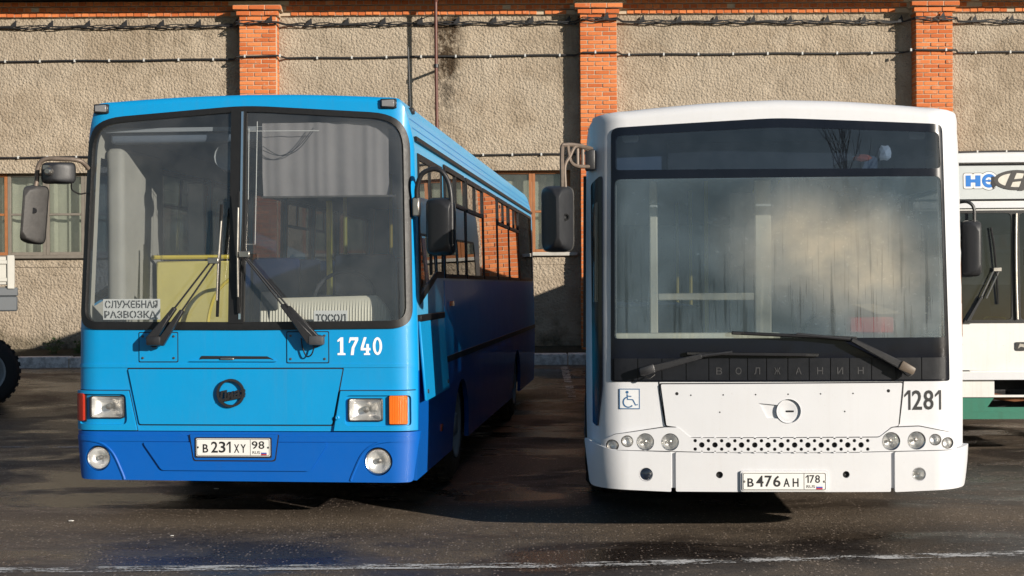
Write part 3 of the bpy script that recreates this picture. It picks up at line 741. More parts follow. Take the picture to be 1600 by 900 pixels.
# belt crease moulded across the front
surf('front_crease', fill2d([rect(-1.246, 1.246, 1.150, 1.176, .012)], GX, []), mp, 'sky_blue_paint', bb, .007, .012)
# bonnet flap with its gap
hood = [(-.868, 1.168), (-.773, .738), (.655, .738), (.746, 1.168)][::-1]
hood = [(-.773, .738, .02), (.655, .738, .02), (.735, 1.140, .01), (-.857, 1.140, .01)]
def grow(p, d): cx = sum(q[0] for q in p)/len(p); cz = sum(q[1] for q in p)/len(p); return [(q[0]+math.copysign(d, q[0]-cx), q[1]+math.copysign(d, q[1]-cz)) + tuple(q[2:]) for q in p]
surf('bonnet_gap', fill2d([roundpoly(grow(hood, .010))], fr(-1, 1, .1), []), mp, 'black_gap', bb, .002)
hd = surf('bonnet_flap', fill2d([roundpoly(hood)], fr(-1, 1, .1), fr(.7, 1.2, .1)), mp, 'sky_blue_paint', bb, .014, .014)
surf('bonnet_handle', fill2d([roundpoly([(-.33, 1.203, .02), (.24, 1.203, .03), (.18, 1.232, .01), (-.31, 1.236, .015)])]), mp, 'black_gap', bb, .003)
surf('handle_lip', fill2d([roundpoly([(-.42, 1.196, .01), (.27, 1.194, .01), (.20, 1.212, .008), (-.30, 1.212, .008)])]), mp, 'sky_blue_paint', bb, .018, .018)
MB().box(-.16, -.06, -.03, 0, 1.208, 1.222).build('latch', 'worn_metal', bb, .003, 1)
# hatches beneath the wiper pivots
for (x0, x1, z0, z1) in ((-.772, -.488, 1.196, 1.404), (.330, .630, 1.188, 1.406)):
    g = surf('hatch_gap', fill2d([rect(x0-.007, x1+.007, z0-.007, z1+.007, .012)]), mp, 'black_gap', bb, .003)
    h = surf('wiper_hatch', fill2d([rect(x0, x1, z0, z1, .01)]), mp, 'sky_blue_paint', bb, .008, .006)
    for sx in (x0+.025, x1-.025):
        for sz in (z0+.025, z1-.025): MB().lathe([(.009, 0), (.009, .004), (.001, .006)], frame_at(mp, sx, sz, .008), 10).build('screw', 'bolt_grey', h)
MB().tube(arc_pts([(.44, -.03, 1.365), (.45, -.04, 1.30), (.48, -.045, 1.235), (.52, -.05, 1.25), (.545, -.05, 1.33)], 5), .0055, 6).build('washer_hose', 'black_rubber', bb)
# headlight panels
for sg in (-1, 1):
    xo = 1.243
    pts = [(.70*sg-.055, hood_z+.004), (1.246*sg, hood_z+.004), (1.246*sg, .982), (.742*sg-.055, .982)]
    if sg < 0: pts = [(-1.246, hood_z+.004), (-.792, hood_z+.004), (-.855, .982), (-1.246, .982)]
    else: pts = [(.672, hood_z+.004), (1.246, hood_z+.004), (1.246, .982), (.722, .982)]
    rec = roundpoly([(-1.225, .735, .03), (-.86, .735, .05), (-.872, .958, .04), (-1.225, .958, .03)] if sg < 0 else [(.748, .728, .05), (1.215, .728, .03), (1.215, .950, .03), (.757, .950, .04)])
    surf('panel_gap', fill2d([grow(pts, .006), lamp_op[0 if sg < 0 else 1]], GX, []), mp, 'black_gap', bb, .002)
    hp = surf('headlight_panel', fill2d([pts, rec], GX, fr(.7, 1, .06)), mp, 'sky_blue_paint', bb, .026, .024)
    surf('headlight_tray', fill2d([rec, lamp_op[0 if sg < 0 else 1]], GX, []), mp, 'sky_blue_paint', hp, .005)
    if sg < 0: rect_lamp(bb, mp, -1.140, -.895, .785, .940)
    else:
        rect_lamp(bb, mp, .780, 1.020, .768, .923)
        MB().lathe([(.016, -.01), (.016, .014), (.008, .018), (.001, .012)], frame_at(mp, .700, .79, .026), 12).build('panel_screw', 'sky_blue_paint', hp)
    i0, i1 = (-1.238, -1.188) if sg < 0 else (1.078, 1.190)
    z0, z1 = (.760, .962) if sg < 0 else (.744, .948)
    i_ = surf('indicator', fill2d([rect(i0, i1, z0, z1, .012)], GX, fr(.7, 1, .05)), mp, 'red_lens' if sg < 0 else 'amber_lens', bb, .035, .03); i_['label'] = 'orange turn signal lens'
    surf('indicator_frame', fill2d([rect(i0-.008, i1+.008, z0-.008, z1+.008, .014)], GX, []), mp, 'black_plastic', i_, .014, .01)
# bumper
bz0, bz1 = .322, hood_z-.005
bump = [(S.hw(bz0)-.03, bz0, .03), (S.hw(bz1), bz1, 0), (-S.hw(bz1), bz1, 0), (-S.hw(bz0)+.03, bz0+.01, .03)]
fogs = [(-1.085, .488, .078), (.992, .474, .086)]
surf('bumper', fill2d([roundpoly(bump)] + [circ(x, z, r*1.20, 28) for x, z, r in fogs], GX, fr(.32, .69, .06)), mp, 'royal_blue_paint', bb, .022, .10)
bm_ = bb.children[-1]
surf('bumper_inner', fill2d([roundpoly(bump)] + [circ(x, z, r*1.15, 28) for x, z, r in fogs], GX, []), mp, 'royal_blue_paint', bm_, -.035)
surf('bumper_shelf', fill2d([rect(-1.243, 1.243, bz1-.07, bz1-.03, .01)], GX, []), mp, 'royal_blue_paint', bm_, .030, .02)
cen = [(-.60, .405, .05), (.50, .405, .05), (.63, .610, .02), (-.745, .610, .02)]
surf('bumper_centre', fill2d([roundpoly(cen, 8)], fr(-1, 1, .1), fr(.3, .7, .06)), mp, 'royal_blue_paint', bm_, .038, .03)
surf('plate_recess', fill2d([roundpoly([(-.355, .482, .03), (.240, .482, .03), (.266, .668, .01), (-.385, .668, .01)])], fr(-1, 1, .1), []), mp, 'royal_blue_paint', bm_, .044, .02)
surf('recess_gap', fill2d([roundpoly([(-.363, .473, .03), (.248, .473, .03), (.275, .668, .01), (-.394, .668, .01)])], fr(-1, 1, .1), []), mp, 'black_gap', bm_, .040)
surf('plate_backing', fill2d([rect(-.345, .221, .500, .648, .012)]), mp, 'ink_black', bm_, .050, .01)
for x, z, r in fogs:
    f_ = bevel_lamp(bb, mp, x, z, r, 'fog_light', .004, .06, 'chrome')
    sg = 1 if x > 0 else -1
    lip = arc_pts([(x - sg*.20, bz0+.012), (x - sg*.175, .40), (x - sg*.11, .53), (x - sg*.02, .60), (x + sg*.10, .622)], 6)
    MB().tube([Vector(mp(p.x, p.y)) - Vector((0, .022, 0)) for p in lip], .010, 6).build('bumper_lip', 'royal_blue_paint', bm_)
number_plate(bb, mp, -.335, .211, .512, .640, [('B', .09, .165, 0), ('231', .205, .47, 1), ('X', .515, .585, 0), ('Y', .605, .675, 0)], '98', .054)
# emblem: ring with slanted bar lettering
em = MB().lathe([(.103, .012), (.103, .030), (.086, .030), (.086, .012), (.103, .012)], frame_at(mp, -.082, .968, .014), 40).build('emblem', 'black_plastic', bb)
me_ = frame_at(mp, -.082, .968, .04)
eml = lambda u, v: tuple(me_ @ Vector((u, v, 0)))
bar = xf2d(fit2d(text2d('Лиаз', .1, 1, .0035), -.088, .112, -.045, .028), 0, 0, rot=R(11), shear=.25)
surf('emblem_lettering', bar, eml, 'black_plastic', em, .002, .016)
surf('emblem_bar', xf2d(fill2d([[(-.102, -.050), (.096, -.050), (.10, -.030), (-.098, -.030)]]), rot=R(11)), eml, 'black_plastic', em, .0, .02)
# fleet number, slab figures
def serif_digits(x0, x1, z0, z1):
    W_ = (x1-x0)/4; H_ = z1-z0; sh = []
    def P(k, pts): return [(x0 + W_*(k + .08 + .84*a), z0 + H_*b) for a, b in pts]
    sh.append([P(0, [(.10, 0), (.90, 0), (.90, .10), (.68, .13), (.68, 1), (.42, 1), (.10, .84), (.10, .74), (.36, .80), (.36, .13), (.10, .10)])])
    sh.append([P(1, [(.22, 0), (.52, 0), (.60, .40), (.98, .84), (.98, 1), (.14, 1), (.02, .70), (.12, .68), (.26, .83), (.68, .83), (.32, .42)])])
    sh.append([P(2, [(.34, 0), (.96, 0), (.96, .09), (.84, .12), (.84, .26), (1.0, .26), (1.0, .40), (.84, .40), (.84, .62), (.58, .62), (.58, .40), (.30, .40), (.62, 1.0), (.34, 1), (.02, .40), (.02, .26), (.54, .26), (.54, .12), (.34, .09)])])
    el = lambda a, b: [(.5 + a*math.cos(t_*2*PI/28), .5 + b*math.sin(t_*2*PI/28)) for t_ in range(28)]
    sh.append([P(3, el(.46, .5)), P(3, el(.20, .36))])
    return sh
for lp in serif_digits(.683, 1.033, 1.240, 1.368):
    d_ = surf('fleet_number', fill2d(lp), mp, 'number_white', bb, .003); d_['label'] = 'white digit of fleet number 1740'
# roof marker lamps
for x0, x1, z0, z1 in ((-1.150, -1.040, 3.028, 3.098), (1.000, 1.118, 3.030, 3.100)):
    y_ = min(S.F(x0, 3.03), S.F(x1, 3.03))
    o = MB().box(x0, x1, y_-.020, y_+.10, z0, z1).build('marker_lamp', 'black_plastic', bb, .006, 1)
    MB().box(x0+.012, x1-.012, y_-.032, y_-.015, z0+.010, z1-.010).build('lens', 'grey_lens', o, .005, 1)
# wipers
def arm_prism(a, b, w0, w1, d=.03):
    a, b = Vector(a), Vector(b); dr = (b-a).normalized(); n = dr.cross(Vector((0, 1, 0))).normalized(); Y = Vector((0, 1, 0))*d/2
    mb = MB(); mb.add([a-n*w0-Y, a+n*w0-Y, a+n*w0+Y, a-n*w0+Y, b-n*w1-Y, b+n*w1-Y, b+n*w1+Y, b-n*w1+Y], [(0,1,2,3),(4,7,6,5),(0,4,5,1),(1,5,6,2),(2,6,7,3),(3,7,4,0)]); return mb
for sg, bx, tx, zt_, bladex in ((-1, -.665, -.215, 1.925, (-.142, -.180)), (1, .530, .015, 1.97, (-.016, -.022))):
    yb, yt = -.085, -.035
    wp = arm_prism((bx - sg*.05*-0, yb, 1.345), (bx - .33*(bx-tx)*1, yb, 1.345 + .30*(zt_-1.345)*1.1), .038, .014, .05).build('wiper', 'black_plastic', bb, .006, 1)
    for dx in (0, .075 if sg < 0 else .062):
        x0 = bx + dx; x1 = tx + dx*.35
        xm, zm = x0 + (x1-x0)*.42, 1.345 + (zt_-1.345)*.42
        arm_prism((x0, yb, 1.345 - dx*.25), (xm, yb, zm - dx*.25), .030, .014, .045).build('wiper_arm', 'black_plastic', wp, .005, 1)
        MB().tube([(xm, yb, zm - dx*.25), (x1, yt-.02, zt_ - dx*.2)], .0075, 6).build('wiper_rod', 'black_plastic', wp)
    MB().lathe([(.045, -.06), (.045, .02), (.03, .03), (.001, .03)], frame_at(mp, bx+.03, 1.345, .06), 14).build('wiper_pivot', 'black_plastic', wp)
    MB().box(bx-.02, bx+.09, yb-.035, yb+.03, 1.315, 1.385).build('wiper_cap', 'grey_plastic' if sg > 0 else 'black_plastic', wp, .015, 2)
    z0, z1 = (1.52, 2.335) if sg < 0 else (1.545, 2.43)
    bl = arm_prism((bladex[1], -.03, z0), (bladex[0], -.03, z1), .010, .010, .02).build('wiper_blade', 'black_rubber', wp, .003, 1)
    MB().tube([(bladex[1], -.045, z0+.12), ((bladex[0]+bladex[1])/2, -.062, (z0+z1)/2), (bladex[0], -.045, z1-.12)], .007, 6).build('blade_spine', 'worn_metal', bl)
    MB().box(tx-.02, tx+.06, yt-.045, yt-.015, zt_-.02, zt_+.025).build('blade_joint', 'worn_metal', wp, .004, 1)
# side and roof shell with window openings
VZ = S.vz; T = S.T
win = [(1.50, 2.96), (3.02, 4.46), (4.52, 5.94), (6.0, 7.38), (7.44, 8.86), (8.92, 11.15)]
wz0, wz1 = 1.80, 2.755
drv = lambda left: [(u, (T - VZ(z)) if left else VZ(z)) for u, z in ((.10, 1.60), (1.0, 1.80), (1.40, 1.80), (1.40, 2.72), (.10, 2.72))]
ops = []
for lf in (False, True):
    ops += [S.side_rect(a, b, wz0, wz1, lf, .05) for a, b in win] + [drv(lf)]
split = 1.12
allv = sorted(set([round(a, 4) for a in S.acc] + fr(0, T, .25)))
shell_loop = [(0, VZ(split)), (11.4, VZ(split)), (11.4, T-VZ(split)), (0, T-VZ(split))]
surf('body_shell', fill2d([shell_loop] + ops, fr(.1, 11.3, .7), allv), S.body, 'sky_blue_lit', bb, 0, .05)
surf('interior_lining', fill2d([shell_loop] + ops, fr(.1, 11.3, 1.4), allv[::2]), S.body, 'lining_cream', bb, -.052)
WH = (2.55, 8.35)
def arch(yc, v0, sgn, r=.58): return [(yc + r*math.cos(a), v0 + sgn*(r*1.0*math.sin(a))) for a in [PI*k/14 for k in range(15)]]
for lf in (False, True):
    v0 = T if lf else 0; v1 = T-VZ(split) if lf else VZ(split); sg = -1 if lf else 1
    lp = [(0, v0)]
    for yc in WH: lp += arch(yc, v0 - sg*.001, sg)[::-1]
    lp += [(11.4, v0), (11.4, v1), (0, v1)]
    surf('skirt', fill2d([lp], fr(.3, 11.3, .55), [v0 + sg*d for d in (.2, .4, .6)]), S.body, 'royal_blue_paint', bb, 0, .04)
    surf('side_moulding', fill2d([S.side_rect(1.5, 11.35, split-.02, split+.03, lf, 0)], fr(1.6, 11.3, .8), []), S.body, 'black_rubber', bb, .015, .015)
    xs_ = -1 if lf else 1
    for yc in WH: wheel_parts(bb, xs_*1.21, yc, .50, .30, xs_)
    for i, (a, b) in enumerate(win):
        f_ = surf('side_window', fill2d([S.side_rect(a, b, wz0, wz1, lf, .05), S.side_rect(a+.035, b-.035, wz0+.035, wz1-.035, lf, .035)]), S.body, 'black_rubber', bb, .010, .03)
        surf('pane', fill2d([S.side_rect(a+.035, b-.035, wz0+.035, wz1-.035, lf, .035)], [], []), S.body, 'tinted_glass', f_, .004)
        if i in (0, 1, 3, 4):
            surf('vent_frame', fill2d([S.side_rect(a+.03, b-.03, 2.43, 2.73, lf, .03), S.side_rect(a+.055, (a+b)/2-.02, 2.465, 2.705, lf, .02), S.side_rect((a+b)/2+.02, b-.055, 2.465, 2.705, lf, .02)]), S.body, 'black_rubber', f_, .018, .02)
    f_ = surf('driver_window', fill2d([drv(lf), [(u, (T-VZ(z)) if lf else VZ(z)) for u, z in ((.15, 1.67), (.98, 1.85), (1.35, 1.85), (1.35, 2.67), (.15, 2.67))]]), S.body, 'black_rubber', bb, .010, .03)
    surf('pane', fill2d([[(u, (T-VZ(z)) if lf else VZ(z)) for u, z in ((.15, 1.67), (.98, 1.85), (1.35, 1.85), (1.35, 2.67), (.15, 2.67))]]), S.body, 'dark_glass', f_, .003)
    surf('window_bar', fill2d([S.side_rect(.68, .73, 1.82, 2.67, lf, 0)]), S.body, 'black_rubber', f_, .012, .01)
    surf('roof_gutter', fill2d([S.side_rect(.05, 11.3, 2.80, 2.835, lf, 0)], fr(.1, 11.3, .8), []), S.body, 'black_rubber', bb, .022, .03)
    surf('waist_shade_panel', fill2d([S.side_rect(1.44, 11.36, split+.02, wz0-.02, lf, 0)], fr(1.6, 11.3, .8), []), S.body, 'shaded_blue_paint', bb, .004, .004)  # overlay below the windows, its darker blue standing in for shade
    for zz in (2.90, 2.965):
        surf('roof_seam', fill2d([S.side_rect(.08, 11.3, zz, zz+.006, lf, 0)], fr(.1, 11.3, .8), []), S.body, 'shaded_blue_paint', bb, .003)
    mk = surf('side_marker', fill2d([S.side_rect(1.76, 1.86, 1.565, 1.605, lf, .01)]), S.body, 'amber_lens', bb, .03, .03)
    surf('side_reflector', fill2d([S.side_rect(1.15, 1.22, .56, .62, lf, .01)]), S.body, 'red_lens', bb, .014, .012)
# half-open service flap behind the front corner
fm = Matrix.Translation((1.262, .72, 1.48)) @ Matrix.Rotation(R(-4.5), 4, 'Y')
fl_ = MB().box(0, .02, -.58, .66, -.585, 0, fm).build('service_flap', 'sky_blue_paint', bb, .006, 1)
MB().box(-.004, .028, -.58, .68, -.005, .045, Matrix.Translation((1.262, .72, 1.48))).build('flap_hinge', 'black_rubber', fl_, .004, 1)
for yy in (-.5, .58): MB().lathe([(.016, .02), (.016, .028), (.001, .03)], fm @ Matrix.Translation((0, yy, -.52)) @ Matrix.Rotation(PI/2, 4, 'Y'), 10).build('flap_catch', 'bolt_grey', fl_)
# underside, floor, ceiling, rear
MB().box(-1.18, 1.18, .35, 11.3, .42, .62).box(-.9, .9, .6, 11, .28, .42).build('underbody', 'under_black', bb)
MB().box(-1.19, 1.19, .30, 11.3, .74, .78).build('floor', 'floor_dark', bb)
surf('rear_wall', fill2d([S.outline(.34)]), lambda u, v: (-u, 11.395, v), 'sky_blue_paint', bb)
MB().box(-1.12, 1.12, .25, 11.2, 2.90, 2.93).build('ceiling', 'ceiling_grey', bb)
MB().box(-1.1, 1.1, .30, .40, 2.82, 2.92).build('header_panel', 'header_blue', bb, .03, 3)
# interior
MB().box(-1.15, 1.15, .12, .42, 1.34, 1.46).build('dashboard', 'grey_plastic', bb, .02, 2)
dsh = MB(); 
nn = 44
def dtop(u): return 1.455 + .215*min(1, max(.05, (1.0-u)*9))**.5*(1 - .10*(1-u)) 
rows = [(.285, .0), (.292, .55), (.31, .9), (.34, 1.0), (.40, .96)]
dv_ = []
for yy, kk in rows:
    for k in range(nn*2+1):
        u = k/(nn*2); dv_.append((.05 + .985*u, yy - .006*(k % 2), 1.44 + (dtop(u)-1.44)*kk))
m_ = nn*2+1
dsh.add(dv_, [(j*m_+k, j*m_+k+1, (j+1)*m_+k+1, (j+1)*m_+k) for j in range(len(rows)-1) for k in range(m_-1)]); dsh.build('dash_cover', 'dash_cream', bb)
MB().box(.06, .185, .27, .31, 1.56, 1.70, Matrix.Rotation(0, 4, 'Y')).build('dash_device', 'black_plastic', bb, .012, 2)
MB().tube([(.12, .30, 1.46), (.12, .29, 1.57)], .012, 6).build('device_stand', 'black_plastic', bb)
for pts_ in ([(.085, .12, 2.95), (.080, .09, 2.4), (.079, .06, 2.047), (-.02, .06, 2.048)], [(.027, .12, 2.88), (.30, .12, 2.878), (.543, .125, 2.876)], [(.022, .12, 2.90), (.019, .10, 2.377)]):
    MB().tube(pts_, .0028, 5).build('aerial_wire', 'paper', bb)
for sd_ in (1, 2): MB().tube(arc_pts([(.12, .14, 2.80-.03*sd_), (.25, .14, 2.70), (.38, .14, 2.72+.02*sd_), (.50, .14, 2.86+.02*sd_)], 6), .003, 5).build('loose_wire', 'cable_black', bb)
sw = MB().tube([(.62 + .23*math.cos(a), .62 + .10*math.sin(a), 1.66 + .19*math.sin(a)) for a in [2*PI*k/30 for k in range(31)]], .014, 8).build('steering_wheel', 'black_plastic', bb)
MB().tube([(.62, .62, 1.66), (.62, .50, 1.40)], .03, 8).tube([(.42, .62, 1.66), (.82, .62, 1.66)], .014, 6).build('steering_column', 'black_plastic', sw)
seat(bb, .62, 1.25, .95, 'seat_grey', .5)
cm = MB(); n = 70
cpts = [(.10 + .945*k/n, .20 + .0022*math.sin(k*.95 + 1.4*math.sin(k*.21)) + .0045*math.sin(k*.37 + 1.6*math.sin(k*.13))) for k in range(n+1)]
cm.add([(x_ + (.012*math.sin(z_*9) if 0 else 0), y_*(1 if z_ > 2.5 else 1.12), z_) for z_ in (2.945, 2.75, 2.55, 2.40) for x_, y_ in cpts], [(j*(n+1)+i, j*(n+1)+i+1, (j+1)*(n+1)+i+1, (j+1)*(n+1)+i) for j in range(3) for i in range(n)])
cm.build('sun_curtain', 'curtain_grey', bb)
MB().tube([(.10, .185, 2.397), (1.10, .185, 2.397)], .008, 6).build('curtain_rod', 'worn_metal', bb)
MB().tube([(.412, 1.05, .78), (.412, 1.05, 2.42)], .024, 10).build('handrail', 'yellow_paint', bb)
MB().box(.33, .46, 1.0, 1.12, 2.42, 2.52).build('rail_socket', 'lining_cream', bb, .015, 2)
MB().box(-.975, -.34, .95, .985, .8, 1.945).build('partition_panel', 'yellow_panel', bb, .01, 1)
MB().tube(arc_pts([(-.49, .70, 1.35), (-.46, .70, 1.55), (-.40, .70, 1.70), (-.29, .70, 1.80), (-.20, .74, 1.81)], 6), .014, 8).build('handrail', 'yellow_paint', bb)
MB().tube([(-1.0, .93, 1.975), (-.32, .93, 1.975)], .018, 8).build('handrail', 'yellow_paint', bb)
MB().box(-1.16, -1.02, .36, 1.30, 1.2, 2.80).build('door_pillar', 'pillar_dull', bb, .05, 4)
MB().box(-.86, -.72, 1.4, 1.44, .8, 2.6).build('door_leaf', 'lining_grey', bb, .01, 1)
for yy in (2.4, 3.2, 4.0, 4.9, 5.8, 6.7, 7.6, 8.5):
    for xx in (-.88, -.42, .42, .88): seat(bb, xx, yy, .95, 'seat_blue', .44)
for yy in (2.2, 4.5, 7): MB().tube([(.30, yy, .8), (.30, yy, 2.9)], .018, 8).build('handrail', 'yellow_paint', bb)
MB().box(-.30, .30, .5, .56, 2.62, 2.80).build('rear_view_mirror', 'black_plastic', bb, .02, 2)
MB().lathe([(.001, 0), (.05, .01), (.09, .05), (.10, .12)], Matrix.Translation((-.16, .30, 2.70)) @ Matrix.Rotation(PI/2, 4, 'X'), 16).build('dash_fan', 'lining_grey', bb)
# mirrors
ar = MB().tube(arc_pts([(-1.19, .10, 2.62), (-1.225, .03, 2.672), (-1.35, -.01, 2.684), (-1.47, -.03, 2.680), (-1.518, -.03, 2.625), (-1.530, -.03, 2.52), (-1.537, -.05, 2.42), (-1.548, -.05, 2.12)], 6), .017, 10).build('mirror_arm', 'worn_metal', bb)
ar.data.materials[0] = MATS['mirror_tube']
def housing(name, parent, x0, x1, z0, z1, yc, d, rz, mat, ridge=.0, lit=None, tilt=0.0):
    """mirror housing: back shell folded along an upright ridge, mirror face turned to the rear"""
    xc, zc = (x0+x1)/2, (z0+z1)/2; a, b = (x1-x0)/2, (z1-z0)/2; M = Matrix.Translation((xc, yc, zc)) @ Matrix.Rotation(rz, 4, 'Z') @ Matrix.Rotation(tilt, 4, 'Y')
    seq = []
    for k, kz, h in ((.10, .62, -d), (.34, .84, -d*.84), (.70, .95, -d*.50), (.96, 1.0, -d*.10), (1.0, 1.0, d*.08), (1.0, 1.0, d*.25), (.95, .97, d*.32)):
        sh = ridge*a*(1-k); seq.append([M @ Vector((px + sh, h, pz)) for px, pz in rect(-a*k, a*k, -b*kz, b*kz, min(a*k, b*kz)*.62)])
    n = len(seq[0]); mb = MB(); mb.add([p for q in seq for p in q], [(i*n+j, i*n+(j+1) % n, (i+1)*n+(j+1) % n, (i+1)*n+j) for i in range(len(seq)-1) for j in range(n)] + [tuple(range(n)), tuple(reversed(range((len(seq)-1)*n, len(seq)*n)))])
    o = mb.build(name, mat, parent, ang=38)
    g = MB(); lp = rect(-a*.88, a*.88, -b*.92, b*.92, min(a, b)*.4); g.add([M @ Vector((px, d*.325, pz)) for px, pz in lp], [tuple(range(len(lp)))]); g.build('mirror_glass', 'chrome', o)
    sm_ = [M @ Vector((px, d*.16, pz)) for px, pz in rect(-a*1.012, a*1.012, -b*1.006, b*1.006, min(a, b)*.62)]
    MB().tube(sm_ + sm_[:1], .0045, 5).build('housing_seam', 'worn_metal' if lit else 'black_rubber', o)
    return o
h1 = housing('kerb_mirror', bb, -1.490, -1.245, 2.505, 2.655, -.03, .07, R(4), 'mirror_black', -.2)
MB().lathe([(.030, 0), (.030, .03), (.018, .05), (.001, .05)], Matrix.Translation((-1.40, -.10, 2.585)) @ Matrix.Rotation(PI/2, 4, 'X'), 10).box(-1.44, -1.40, -.13, -.10, 2.60, 2.63).build('mirror_clamp', 'worn_metal', h1)
h2 = housing('side_mirror', bb, -1.625, -1.460, 2.065, 2.487, -.04, .15, R(-4), 'mirror_dust', -.15, None, R(5))
MB().lathe([(.022, 0), (.022, .02), (.001, .02)], Matrix.Translation((-1.508, -.125, 2.30)) @ Matrix.Rotation(PI/2, 4, 'X'), 10).build('mirror_clamp', 'black_plastic', h2)
MB().tube(arc_pts([(-1.265, -.03, 2.51), (-1.275, 0, 2.46), (-1.24, .05, 2.43), (-1.22, .12, 2.44)], 5), .006, 6).build('mirror_cable', 'black_rubber', bb)
MB().tube(arc_pts([(1.262, .12, 2.30), (1.268, .10, 2.36), (1.274, .08, 2.45), (1.31, .06, 2.54), (1.38, .05, 2.575), (1.45, .04, 2.565), (1.50, .04, 2.50), (1.525, .03, 2.40), (1.530, .03, 2.25), (1.530, .03, 2.02)], 6), .018, 10).build('mirror_arm', 'black_plastic', bb)
MB().box(1.235, 1.29, .08, .16, 2.24, 2.38).build('mirror_bracket', 'worn_metal', bb, .01, 1)
h3 = housing('side_mirror', bb, 1.347, 1.552, 1.958, 2.368, .06, .085, R(8), 'black_plastic', .5)
MB().tube([(1.16, .50, 3.06), (1.155, .52, 3.12), (1.13, .6, 3.55)], .004, 5).build('aerial', 'black_plastic', bb)
MB().box(1.15, 1.19, .45, .53, 3.03, 3.075).build('aerial_mount', 'black_plastic', bb, .006, 1)
# cards behind the windscreen: things of their own
def card(name, label, bus_o, x0, x1, z0, z1, y, lines, mat='paper', ink='ink_grey', tilt=0):
    t = MB().box(x0, x1, 0, .004, z0, z1).build(name, mat); t.matrix_world = bus_o.matrix_world @ Matrix.Translation((0, y, 0))
    t.location = bus_o.matrix_basis @ Vector((0, y, 0)); t.rotation_euler = bus_o.rotation_euler
    tag(t, label, 'sign')
    for s_, a, b, c, d, bd in lines:
        surf('lettering', fit2d(text2d(s_, .1, 1, bd), a, b, c, d), lambda u, v: (u, -.0006, v), ink, t, .0006)
    return t
def stencil(t, rows):
    mb = MB()
    for x0, x1, z0, z1, n in rows:
        for k in range(n):
            x = x0 + (x1-x0)*(k+.5)/n
            mb.box(x-.003, x+.003, -.0020, -.0013, z1-.009, z1+.002); mb.box(x-.003, x+.003, -.0020, -.0013, z0-.002, z0+.009)
    mb.build('stencil_break', 'paper', t)['kind'] = 'stuff'
c1 = card('paper_sign', 'white stencilled paper card in lower left corner of blue bus windscreen', bb, -1.083, -.650, 1.500, 1.652, .10,
     [('СЛУЖЕБНАЯ', -1.070, -.668, 1.584, 1.642, .003), ('РАЗВОЗКА', -1.075, -.678, 1.510, 1.566, .0028)])
stencil(c1, [(-1.07, -.668, 1.584, 1.642, 9), (-1.075, -.678, 1.510, 1.566, 8)])
c2 = card('paper_sign', 'small white card with black stencil letters on blue bus dashboard', bb, .498, .748, 1.470, 1.560, .12, [('ТОСОЛ', .512, .735, 1.478, 1.535, .004)], ink='ink_black')
stencil(c2, [(.512, .735, 1.478, 1.535, 5)])

# ================================================================== WHITE BUS
wb = thing('white_city_bus', 'white low-floor city bus numbered 1281 with fogged black-masked windscreen', 'bus', (1.776, 9.515, 0), -R(3.0), 'buses parked facing the camera')
S = Shell([(1.255, .37), (1.280, .62), (1.286, 1.2), (1.280, 2.2), (1.276, 2.60), (1.268, 2.77), (1.238, 2.855), (1.15, 2.900), (.5, 2.958), (0, 2.976)], 12.0, .80, .34, .07, .09, .05, .05, 1.25)
mp = S.front; GX = S.grid(); GZ = fr(.3, 3.0, .12)
mask = roundpoly([(-1.118, 1.086, .02), (1.120, 1.086, .02), (1.098, 2.795, .06), (0, 2.845, 3), (-1.105, 2.795, .06)], 8)
maskh = roundpoly([(-1.100, 1.105, .02), (1.102, 1.105, .02), (1.080, 2.777, .05), (0, 2.827, 3), (-1.087, 2.777, .05)], 8)
tg = roundpoly([(-1.078, 2.508, .03), (1.080, 2.498, .03), (1.072, 2.740, .04), (0, 2.783, 3), (-1.076, 2.740, .04)], 8)
mg = roundpoly([(-1.092, 1.375, .02), (1.092, 1.375, .02), (1.080, 2.447, .05), (-1.084, 2.447, .05)], 8)
lam = [(-1.103, .660, .034), (-1.012, .690, .034), (-.893, .686, .050), (-.729, .686, .050), (.722, .691, .052), (.890, .695, .052), (1.012, .700, .033), (1.090, .676, .033)]
lamc = [circ(x, z, r*1.17, 24) for x, z, r in lam]
surf('front_panel', fill2d([S.outline(.60, .001), maskh] + lamc, GX, GZ), mp, 'white_paint', wb, 0, .04)
surf('windscreen_mask', fill2d([mask, tg, mg], GX, GZ), mp, 'mask_black', wb, .006, .03)
mk = wb.children[-1]
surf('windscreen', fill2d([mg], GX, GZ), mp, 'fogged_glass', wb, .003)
surf('sign_glass', fill2d([tg], GX, GZ), mp, 'sign_pane', wb, .003)
# dark slats under the glass carrying the faded maker's letters
edges_ = [-1.095, -.94, -.78, -.62, -.47, -.335, -.215, -.09, .05, .19, .33, .455, .60, .76, .93, 1.09]
lets = 'ВОЛЖАНИН'; li = 0
for k in range(len(edges_)-1):
    a, b = edges_[k]+.003, edges_[k+1]-.003
    pl = surf('lower_plate', fill2d([rect(a, b, 1.098, 1.242, .006)], GX, []), mp, 'plate_grey', wb, .012, .006)
    if 4 <= k < 12:
        c_ = (a+b)/2; surf('maker_letter', fit2d(text2d(lets[li], .05, 1, .0006), c_-.020, c_+.020, 1.135, 1.182), mp, 'faded_letter', pl, .0145); li += 1
